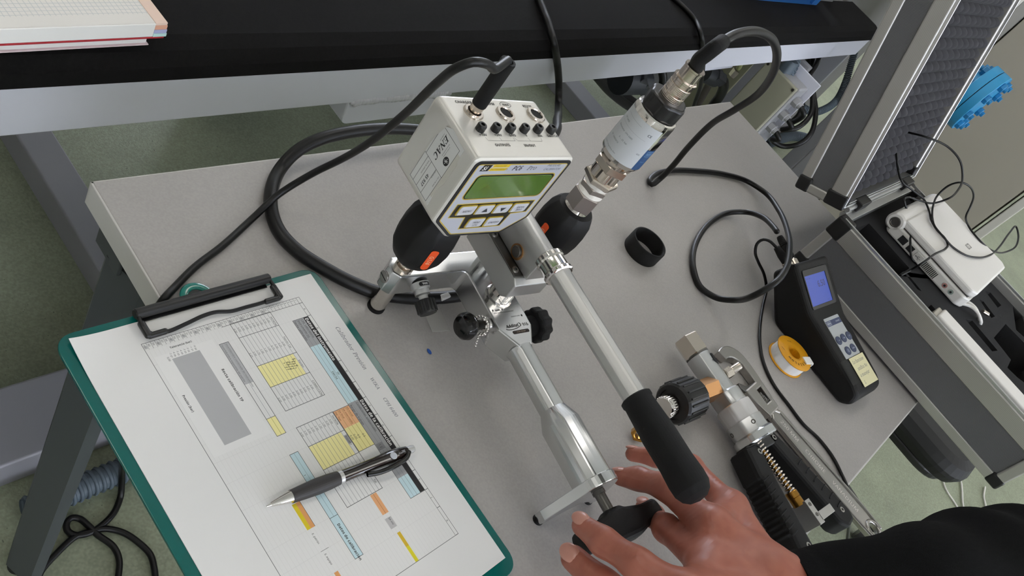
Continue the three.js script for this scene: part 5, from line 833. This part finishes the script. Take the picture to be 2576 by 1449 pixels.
{
  // junction box on the bench's end leg, with its glands and leads
  const X = 2.4, P = (a, b) => atX(a, b, X), tl = P(1920, 178), br = P(1905, 332);
  const j = thing('junction_box', 'beige electrical junction box with three grey cable glands under the bench end', 'junction box', v3(X, T - 0.352, -0.722)); j.scale.set(1, 0.94, 0.86);
  part('box_body', span(0.006, 0.07, 0, 0.2, 0, 0.155, 0.008), M.greyPlastic, j);
  part('box_cover', span(-0.008, 0.008, 0.004, 0.196, 0.002, 0.148, 0.006), M.beige, j, 'beige cover');
  for (const [y, z] of [[0.014, 0.012], [0.186, 0.012], [0.014, 0.138], [0.186, 0.138]]) part('cover_screw', rod(v3(-0.0095, y, z), v3(-0.006, y, z), 0.005), M.darkSteel, j);
  part('mounting_plate', span(0.07, 0.078, -0.02, 0.23, -0.01, 0.175, 0.002), M.paintGrey, j);
  for (const y of [0.045, 0.1, 0.155]) { const g = part('cable_gland', [hexBar(v3(0.035, y, 0.153), v3(0.035, y, 0.178), 0.03), turned(v3(0.035, y, 0.176), v3(0.035, y, 1), [[0, 0], [0.012, 0], [0.0105, 0.013], [0, 0.013]], 20)], M.greyPlastic, j); }
  part('bracket_post', span(0.078, 0.11, -0.37, 0.24, 0.04, 0.1, 0.003), M.paintMid, j);
  const G = y => v3(X + 0.035, T - 0.352 + 0.94 * y, -0.722 + 0.86 * 0.186);
  cable('junction_lead', 'black lead from the top gland looping up behind the bench beam', [G(0.155), G(0.15).add(v3(0.008, -0.006, 0.022)), atX(1990, 308, 2.49), atX(2010, 288, 2.52), atX(2022, 245, 2.55), atX(2030, 200, 2.58), atX(2052, 165, 2.62), atX(2066, 130, 2.7)], 0.008, M.blackCable, 'black leads of the junction box');
  cable('junction_lead', 'black lead from the middle gland looping up behind the bench beam', [G(0.1), G(0.096).add(v3(0.008, -0.006, 0.022)), atX(1968, 326, 2.47), atX(2004, 322, 2.5), atX(2038, 290, 2.55), atX(2044, 245, 2.58), atX(2034, 200, 2.62), atX(2044, 150, 2.68)], 0.008, M.blackCable, 'black leads of the junction box');
  cable('junction_lead', 'black lead from the bottom gland in a wide loop up behind the bench beam', [G(0.045), G(0.04).add(v3(0.008, -0.006, 0.022)), atX(1942, 352, 2.47), atX(1970, 368, 2.5), atX(2010, 362, 2.52), atX(2040, 335, 2.55), atX(2052, 285, 2.58), atX(2046, 235, 2.6), atX(2036, 185, 2.62), atX(2030, 140, 2.66)], 0.008, M.blackCable, 'black leads of the junction box');
  // corrugated conduits
  const corr = (name, label, pts, R) => { const c = curve(pts), L = c.getLength(), n = Math.round(L / (R * 0.55)), list = [new THREE.TubeGeometry(c, Math.max(40, n), R * 0.88, 14)], o = pts[0].clone(); for (let i = 0; i < n; i++) { const t = (i + 0.5) / n, p = c.getPointAt(t), d = c.getTangentAt(t), g = new THREE.TorusGeometry(R * 0.9, R * 0.16, 6, 16); g.applyQuaternion(new THREE.Quaternion().setFromUnitVectors(v3(0, 0, 1), d)); g.translate(p.x, p.y, p.z); list.push(g); } const m = merge(list); m.translate(-o.x, -o.y, -o.z); return single(name, m, M.conduit, label, 'conduit', o); };
  corr('corrugated_conduit', 'grey blue corrugated conduit entering the top of the junction box', [atX(1962, 212, 2.44), atX(1978, 190, 2.44), atX(1992, 165, 2.46), atX(2000, 138, 2.5), atX(2004, 110, 2.56)], 0.02);
  part('conduit_socket', rod(v3(0.03, 0.19, 0.06), v3(0.03, 0.235, 0.055), 0.026, 0.024, 24, 0.003), M.conduit, j);
  corr('corrugated_hose', 'dark corrugated hose hanging in a curve beyond the bench end leg', [atX(2152, 125, 3.2), atX(2140, 165, 3.2), atX(2128, 205, 3.18), atX(2110, 245, 3.12), atX(2080, 272, 3.02), atX(2045, 282, 2.95), atX(2015, 268, 2.9)], 0.013);
  const F = (a, b, h = 0.022) => at(a, b, -T + h);
  corr('floor_hose', 'grey corrugated hose lying on the green floor beside the desk leg', [F(60, 1286), F(110, 1268), F(200, 1228), F(300, 1186), F(400, 1146)], 0.02);
  corr('floor_hose', 'grey blue corrugated hose curling on the floor beyond the desk end', [F(1925, 365), F(1960, 350), F(2000, 342), F(2035, 352), F(2060, 372)], 0.022);
  // leads on the floor by the desk leg
  const f = (a, b) => at(a, b, -T + 0.006);
  cable('floor_lead', 'thin black lead lying in a loose loop on the floor beside the desk leg', [at(312, 1120, -0.5), at(308, 1160, -0.62), at(306, 1200, -0.70), f(303, 1250), f(285, 1292), f(255, 1322), f(222, 1342), f(190, 1346), f(170, 1335), f(168, 1315), f(180, 1303), f(200, 1305), f(222, 1322), f(245, 1345), f(285, 1375), f(300, 1410), f(295, 1470)], 0.0048, M.blackCable);
  cable('floor_lead', 'thin black lead branching across the floor towards the clipboard', [f(90, 1470), f(105, 1435), f(140, 1395), f(190, 1350), f(225, 1338), f(262, 1330), f(310, 1340), f(350, 1366), f(378, 1395), f(388, 1430), f(392, 1470)], 0.0048, M.blackCable);
}
{
  // valves and hoses hanging under the beam behind the transducer
  const Zf = (a, b, z) => atZ(a, b, z);
  const o = Zf(1600, 200, -0.8), v = thing('pipe_valve', 'dark steel pipe valve with hexagon nuts hanging under the bench beam', 'valve', o);
  const L = (a, b, z) => Zf(a, b, z).sub(o), dk = std(0x3b3d40, 0.4, 0.5);
  part('valve_body', [rod(L(1560, 195, -0.82), L(1620, 205, -0.8), 0.045, 0.035), rod(L(1560, 180, -0.84), L(1600, 170, -0.84), 0.05)], std(0x22262b, 0.5), v);
  part('hex_nut', hexBar(L(1600, 190, -0.8), L(1625, 222, -0.79), 0.045), dk, v); part('hex_nut', hexBar(L(1612, 208, -0.79), L(1636, 236, -0.78), 0.04), dk, v);
  part('elbow_hose', cord([L(1632, 230, -0.785), L(1658, 232, -0.79), L(1668, 205, -0.8), L(1664, 170, -0.82)], 0.012), M.blackCable, v);
  part('support_arm', rod(L(1600, 172, -0.8), L(1668, 165, -0.8), 0.008), M.paintGrey, v);
  const o2 = Zf(1790, 190, -0.8), w = thing('pipe_union', 'dark pipe union with elbow and black hose under the bench beside the junction box', 'pipe fitting', o2), L2 = (a, b, z) => Zf(a, b, z).sub(o2);
  part('union_body', [rod(L2(1770, 180, -0.82), L2(1800, 195, -0.8), 0.03), hexBar(L2(1795, 188, -0.8), L2(1812, 200, -0.79), 0.042)], dk, w); part('union_hose', cord([L2(1805, 196, -0.79), L2(1820, 205, -0.79), L2(1812, 240, -0.81), L2(1790, 270, -0.82), L2(1770, 320, -0.83)], 0.016), M.blackCable, w);
  part('support_arm', rod(L2(1760, 172, -0.8), L2(1838, 163, -0.8), 0.009), M.paintGrey, w);
  part('brace', rod(L2(1790, 200, -0.82), L2(1735, 300, -0.86), 0.012), std(0x4b443f, 0.6), w);
  cable('under_bench_hose', 'black hose sloping under the bench beside the calibrator, upper of a pair', [Zf(1500, 190, -0.9), Zf(1530, 225, -0.9), Zf(1565, 255, -0.9), Zf(1610, 285, -0.92), Zf(1660, 320, -0.95)], 0.014, M.blackCable);
  cable('under_bench_hose', 'black hose sloping under the bench beside the calibrator, lower of a pair', [Zf(1512, 190, -0.93), Zf(1548, 225, -0.93), Zf(1585, 250, -0.93), Zf(1630, 280, -0.95), Zf(1680, 315, -0.98)], 0.013, M.blackCable);
  const gl = thing('sight_glass_tube', 'small yellow green sight tube beside the junction box under the bench', 'sight tube', Zf(1862, 160, -0.9)), o3 = gl.position;
  part('tube', rod(Zf(1868, 150, -0.9).sub(o3), Zf(1858, 172, -0.9).sub(o3), 0.009), std(0xa9ad7a, 0.3), gl); part('tube_nut', hexBar(Zf(1856, 176, -0.9).sub(o3), Zf(1842, 192, -0.9).sub(o3), 0.03), M.nickel, gl); part('back_plate', span(0.02, 0.03, -0.5, 0.06, -0.1, 0.03, 0.002), std(0x8b8a72, 0.6), gl);
}
{
  // on the bench behind the mat: blue box and grey column
  const b = thing('blue_plastic_case', 'blue plastic case standing on the bench behind the black mat', 'case', v3(2.06, BTOP - 0.012, -0.86));
  part('case_shell', span(0, 0.54, 0, 0.12, -0.2, 0.075, 0.012), std(0x23548f, 0.35), b); part('case_label', span(0.02, 0.16, 0.02, 0.08, 0.074, 0.077, 0.002), std(0x5c5a5c, 0.6), b); part('latch', span(0.46, 0.5, 0.02, 0.08, 0.07, 0.085, 0.003), M.blueDeep, b);
  const g = thing('steel_bracket_clamp', 'grey steel clamp lying on the bench beside the blue case', 'clamp', v3(2.66, BTOP - 0.012, -0.84)); part('clamp_body', [span(0, 0.12, 0, 0.03, -0.02, 0.03, 0.004), span(0.02, 0.05, 0, 0.06, -0.02, 0.02, 0.004), rod(v3(0.09, 0.03, 0), v3(0.14, 0.05, 0.02), 0.01)], M.paintMid, g);
  const c = thing('steel_column', 'tall grey steel column standing behind the workbench end', 'column', v3(3.02, 0, -0.9)); part('column_body', span(0, 0.75, 0, 2.1, -0.5, 0.06, 0.006), std(0x7c7a79, 0.6), c); part('column_base', span(-0.02, 0.77, 0, 0.03, -0.52, 0.08, 0.004), M.paintMid, c);
}
{
  // cabinet far right
  const X = 3.02, c = thing('metal_cabinet', 'tall beige metal cabinet with a seamed door beyond the open case', 'cabinet', v3(X, 0, -0.2)), beige = std(0xa39d90, 0.6);
  part('door', span(0, 0.03, 0.02, 1.9, -0.198, 0.208, 0.003), beige, c); part('side_frame', span(0.004, 0.5, 0.0, 1.92, -0.24, -0.203, 0.003), std(0xa9a7a2, 0.55), c); part('body', span(0.034, 0.5, 0.0, 1.92, -0.203, 0.214, 0.002), std(0x5d594f, 0.6), c);
  part('corner_post', span(-0.004, 0.5, 0.0, 1.92, 0.224, 0.252, 0.004), std(0xc4c1b8, 0.5), c); part('top', span(0, 0.5, 1.9, 1.93, -0.24, 0.252, 0.003), beige, c);
}
{
  // blue pipe flanges between case and cabinet
  const X = 2.62, ctr = atX(2452, 246, X), f = thing('blue_pipe_flange', 'bright blue bolted pipe flange pair with blind plate beyond the case lid', 'flange', ctr);
  const R = 0.094, disc = (z0, z1) => turned(v3(0, 0, z0), v3(0, 0, 9), [[0, 0], [R - 0.001, 0], [R, 0.001], [R, z1 - z0 - 0.001], [R - 0.001, z1 - z0], [0, z1 - z0]], 56);
  part('pipe_flange', disc(-0.026, -0.001), M.blue, f); part('blind_flange', disc(0.001, 0.026), M.blue, f); part('gasket', turned(v3(0, 0, -0.002), v3(0, 0, 9), [[0, 0], [R - 0.003, 0], [R - 0.003, 0.004], [0, 0.004]]), M.blackMatt, f);
  part('pipe', rod(v3(0, 0, -0.22), v3(0, 0, -0.02), 0.055), M.blue, f); part('pipe_neck', turned(v3(0, 0, -0.07), v3(0, 0, 9), [[0.055, 0], [0.066, 0.04], [0.068, 0.046], [0, 0.046]]), M.blue, f);
  for (let i = 0; i < 8; i++) { const a = (i + 0.5) * Math.PI / 4, x = 0.074 * Math.cos(a), y = 0.074 * Math.sin(a); part('bolt', [hexBar(v3(x, y, 0.026), v3(x, y, 0.038), 0.024), rod(v3(x, y, -0.05), v3(x, y, 0.046), 0.0075), hexBar(v3(x, y, -0.04), v3(x, y, -0.026), 0.024)], std(0x2a83b8, 0.4), f); }
  part('pipe_stand', span(-0.04, 0.04, -ctr.y, -0.05, -0.2, -0.16, 0.003), M.paintMid, f);
  const X2 = 3.1, c2 = atX(2515, 95, X2), g = thing('blue_pipework', 'blue pipe elbow with flange and oval handle beyond the cabinet edge', 'pipe', c2);
  const D = (z0, z1, r) => turned(v3(0, 0, z0), v3(0, 0, 9), [[0, 0], [r, 0], [r, z1 - z0], [0, z1 - z0]], 40);
  part('flange', D(-0.1, -0.07, 0.1), M.blueDeep, g); part('pipe', [rod(v3(0, 0, -0.2), v3(0, 0, -0.08), 0.05), rod(v3(0, -0.02, -0.17), v3(0, 0.5, -0.17), 0.055)], std(0x6aa6c8, 0.4), g); part('hand_lever', [rod(v3(-0.02, -0.05, -0.12), v3(-0.02, -0.09, -0.045), 0.022)], M.blueDeep, g); part('green_cap', rod(v3(-0.03, 0.04, -0.06), v3(-0.05, 0.06, -0.04), 0.02), std(0x2f6b32, 0.5), g);
  part('wall_support', span(-0.03, 0.03, -c2.y, -0.04, -0.2, -0.15, 0.003), M.paintMid, g);
}

// ================================================================ THE OPERATOR'S RIGHT HAND ON THE FINE ADJUSTMENT
{
  const J = (a, b, h) => at(a, b, h), W = J(1922, 1440, 0.12), base = v3(W.x, T, W.z);
  const person = thing('person', 'person in black sleeve, right hand turning the fine adjustment handle of the pump', 'person', base);
  const pM = J(1838, 1278, 0.095), rM = J(1790, 1324, 0.112), mM = J(1783, 1428, 0.112), iM = J(1722, 1492, 0.128), W2 = J(1945, 1510, 0.118);
  const fingers = [
    [[pM, 0.0115], [J(1738, 1172, 0.064), 0.0092], [J(1652, 1150, 0.034), 0.0082], [J(1592, 1142, 0.0165), 0.0074]],
    [[rM, 0.0125], [J(1674, 1224, 0.08), 0.0102], [J(1606, 1204, 0.058), 0.009], [J(1562, 1200, 0.047), 0.0078]],
    [[mM, 0.0125], [J(1676, 1330, 0.066), 0.0102], [J(1642, 1296, 0.04), 0.0088], [J(1620, 1276, 0.028), 0.0078]],
    [[iM, 0.0125], [J(1602, 1418, 0.112), 0.0104], [J(1518, 1362, 0.094), 0.0094], [J(1466, 1322, 0.08), 0.0085]],
    [[J(1690, 1590, 0.095), 0.0135], [J(1520, 1476, 0.076), 0.0112], [J(1442, 1404, 0.06), 0.0098]],
  ];
  const bones = [];
  const bone = (a, ra, b, rb) => bones.push([a, ra, b, rb]);
  for (const f of fingers) for (let i = 0; i + 1 < f.length; i++) bone(f[i][0], f[i][1], f[i + 1][0], f[i + 1][1]);
  const nb = bones.length;
  for (const m of [pM, rM, mM]) bone(W, 0.019, m, 0.0135); bone(W2, 0.02, iM, 0.0135); bone(W2, 0.02, mM, 0.0145); bone(W2, 0.019, J(1690, 1590, 0.095), 0.0145);
  bone(pM, 0.0125, rM, 0.0125); bone(rM, 0.0125, mM, 0.0115); bone(mM, 0.0125, iM, 0.012); bone(W, 0.021, W2, 0.021);
  const FA = J(2140, 1510, 0.135); bone(W.clone().lerp(W2, 0.4), 0.024, FA, 0.028);
  const mid = J(1835, 1375, 0.112); bone(mid, 0.015, J(1845, 1450, 0.114), 0.017);
  const dist = (p, [a, ra, b, rb]) => { const ab = b.clone().sub(a), t = Math.max(0, Math.min(1, p.clone().sub(a).dot(ab) / ab.lengthSq())); return p.distanceTo(a.clone().addScaledVector(ab, t)) - (ra + (rb - ra) * t); };
  // grid
  const bb = new THREE.Box3(); for (const b of bones) { bb.expandByPoint(b[0]); bb.expandByPoint(b[2]); } const ctr = bb.getCenter(v3()), sz = bb.getSize(v3()), half = Math.max(sz.x, sz.y, sz.z) / 2 + 0.04;
  const N = Math.ceil(2 * half / 0.0029), mc = new MarchingCubes(N, new THREE.MeshBasicMaterial(), false, false, 160000); mc.isolation = 0; mc.reset();
  const ax = bones.map(([a, ra, b, rb]) => { const d = b.clone().sub(a); return [a.x, a.y, a.z, ra, d.x, d.y, d.z, rb - ra, d.lengthSq()]; });
  const cell = 2 * half / N;
  for (let z = 0; z < N; z++) for (let y = 0; y < N; y++) for (let x = 0; x < N; x++) {
    // MarchingCubes maps index i to (i - N/2) / (N/2)
    const px = ctr.x + (x - N / 2) * cell, py = ctr.y + (y - N / 2) * cell, pz = ctr.z + (z - N / 2) * cell; let s = 0, dm = 1;
    const K = 0.0052;
    for (let i = 0; i < ax.length; i++) {
      const q = ax[i], ux = px - q[0], uy = py - q[1], uz = pz - q[2]; let t = (ux * q[4] + uy * q[5] + uz * q[6]) / q[8]; t = t < 0 ? 0 : t > 1 ? 1 : t;
      const dx = ux - q[4] * t, dy = uy - q[5] * t, dz = uz - q[6] * t, d = Math.sqrt(dx * dx + dy * dy + dz * dz) - q[3] - q[7] * t; if (d < dm) dm = d; if (d < 0.05) s += Math.exp(-d / K * 1.6);
    }
    let d = s > 0 ? -K / 1.6 * Math.log(s) : dm; d = Math.max(d, dm - 0.006);
    // wrinkles over the finger joints
    mc.field[x + y * N + z * N * N] = -d;
  }
  mc.update();
  const cnt = mc.count, g0 = new THREE.BufferGeometry(), pos = new Float32Array(cnt * 3), nor = new Float32Array(cnt * 3);
  for (let i = 0; i < cnt; i++) { for (let k = 0; k < 3; k++) { pos[i * 3 + k] = mc.positionArray[i * 3 + k] * half + [ctr.x, ctr.y, ctr.z][k] - [base.x, base.y, base.z][k]; nor[i * 3 + k] = mc.normalArray[i * 3 + k]; } }
  g0.setAttribute('position', new THREE.BufferAttribute(pos, 3)); let g = mergeVertices(g0, 1e-5); g.computeVertexNormals();
  // skin: finely mottled tone
  const nf = noiseField(64, 16, 401), col = new Float32Array(g.attributes.position.count * 3), P = g.attributes.position;
  for (let i = 0; i < P.count; i++) {
    const p = v3().fromBufferAttribute(P, i).add(base), n = nf[(Math.floor((p.x * 900) % 64 + 64) % 64) + 64 * (Math.floor((p.z * 900 + p.y * 500) % 64 + 64) % 64)];
    const m = 0.92 + 0.16 * n;
    col[i * 3] = 0.36 * m; col[i * 3 + 1] = (0.112 + 0.012 * n) * m; col[i * 3 + 2] = (0.074 + 0.008 * n) * m;
  }
  g.setAttribute('color', new THREE.BufferAttribute(col, 3));
  part('hand', g, new THREE.MeshPhysicalMaterial({ vertexColors: true, roughness: 0.42, sheen: 0.15 }), person, 'bare right hand with spread fingers');
  // nails
  const nail = (f, up) => { const e = f[f.length - 1], d0 = f[f.length - 2], d = e[0].clone().sub(d0[0]).normalize(), u = up.clone().addScaledVector(d, -up.dot(d)).normalize(), s = u.clone().cross(d); const ng = new THREE.SphereGeometry(1, 20, 14); ng.scale(e[1] * 0.72, e[1] * 0.3, e[1] * 0.95); ng.applyMatrix4(new THREE.Matrix4().makeBasis(s, u, d)); const c = e[0].clone().addScaledVector(u, e[1] * 0.82).addScaledVector(d, e[1] * 0.12).sub(base); ng.translate(c.x, c.y, c.z); part('fingernail', ng, std(0xc08a7c, 0.28), person, 'pale fingernail'); };
  nail(fingers[3], v3(-0.35, 0.9, -0.15)); nail(fingers[1], v3(0.35, 0.75, -0.55)); nail(fingers[0], v3(0.45, 0.7, -0.55)); nail(fingers[4], v3(-0.5, 0.8, 0.2)); nail(fingers[2], v3(0.2, 0.3, -0.9));
  // black sleeve: soft tube with folds, open at the wrist
  const path = curve([J(1985, 1505, 0.12), J(2070, 1505, 0.128), J(2220, 1490, 0.145), J(2420, 1462, 0.165), J(2700, 1440, 0.18), J(3000, 1430, 0.19)]), NS = 90, NR = 64, sp = [], si = [];
  const fr = path.computeFrenetFrames(NS, false), up = v3(0, 1, 0);
  const rad = t => 0.033 + 0.013 * Math.min(1, t * 4) + 0.03 * t;
  for (let i = 0; i <= NS; i++) {
    const t = i / NS, c = path.getPointAt(t), d = path.getTangentAt(t), s = d.clone().cross(up).normalize(), u = s.clone().cross(d);
    for (let j = 0; j < NR; j++) { const a = j / NR * Math.PI * 2, fold = 1 + 0.05 * Math.sin(t * 46 + 2.2 * Math.sin(a + t * 9)) + 0.05 * Math.sin(t * 23 + a * 2) + (t < 0.03 ? 0.03 : 0), r = rad(t) * fold; const q = c.clone().addScaledVector(s, r * Math.cos(a)).addScaledVector(u, r * 0.92 * Math.sin(a)).sub(base); sp.push(q.x, q.y, q.z); }
  }
  for (let i = 0; i < NS; i++) for (let j = 0; j < NR; j++) { const a = i * NR + j, b = i * NR + (j + 1) % NR; si.push(a, b, a + NR, b, b + NR, a + NR); }
  const ci = sp.length / 3, ec = path.getPointAt(1).sub(base), c0 = path.getPointAt(0.02).sub(base); sp.push(ec.x, ec.y, ec.z, c0.x, c0.y, c0.z); for (let j = 0; j < NR; j++) { const a = NS * NR + j, b = NS * NR + (j + 1) % NR; si.push(a, b, ci); si.push((j + 1) % NR, j, ci + 1); }
  const sg = new THREE.BufferGeometry(); sg.setAttribute('position', new THREE.Float32BufferAttribute(sp, 3)); sg.setIndex(si); sg.computeVertexNormals();
  part('sleeve', uvBox(toCreasedNormals(sg, 1.2), 1), std(0x070708, 0.95, 0, { specularIntensity: 0.3, sheen: 0.12, sheenRoughness: 0.8, bumpMap: fineBump, bumpScale: 0.0004 }), person, 'black knitted sleeve');
}
renderer.render(scene, camera);
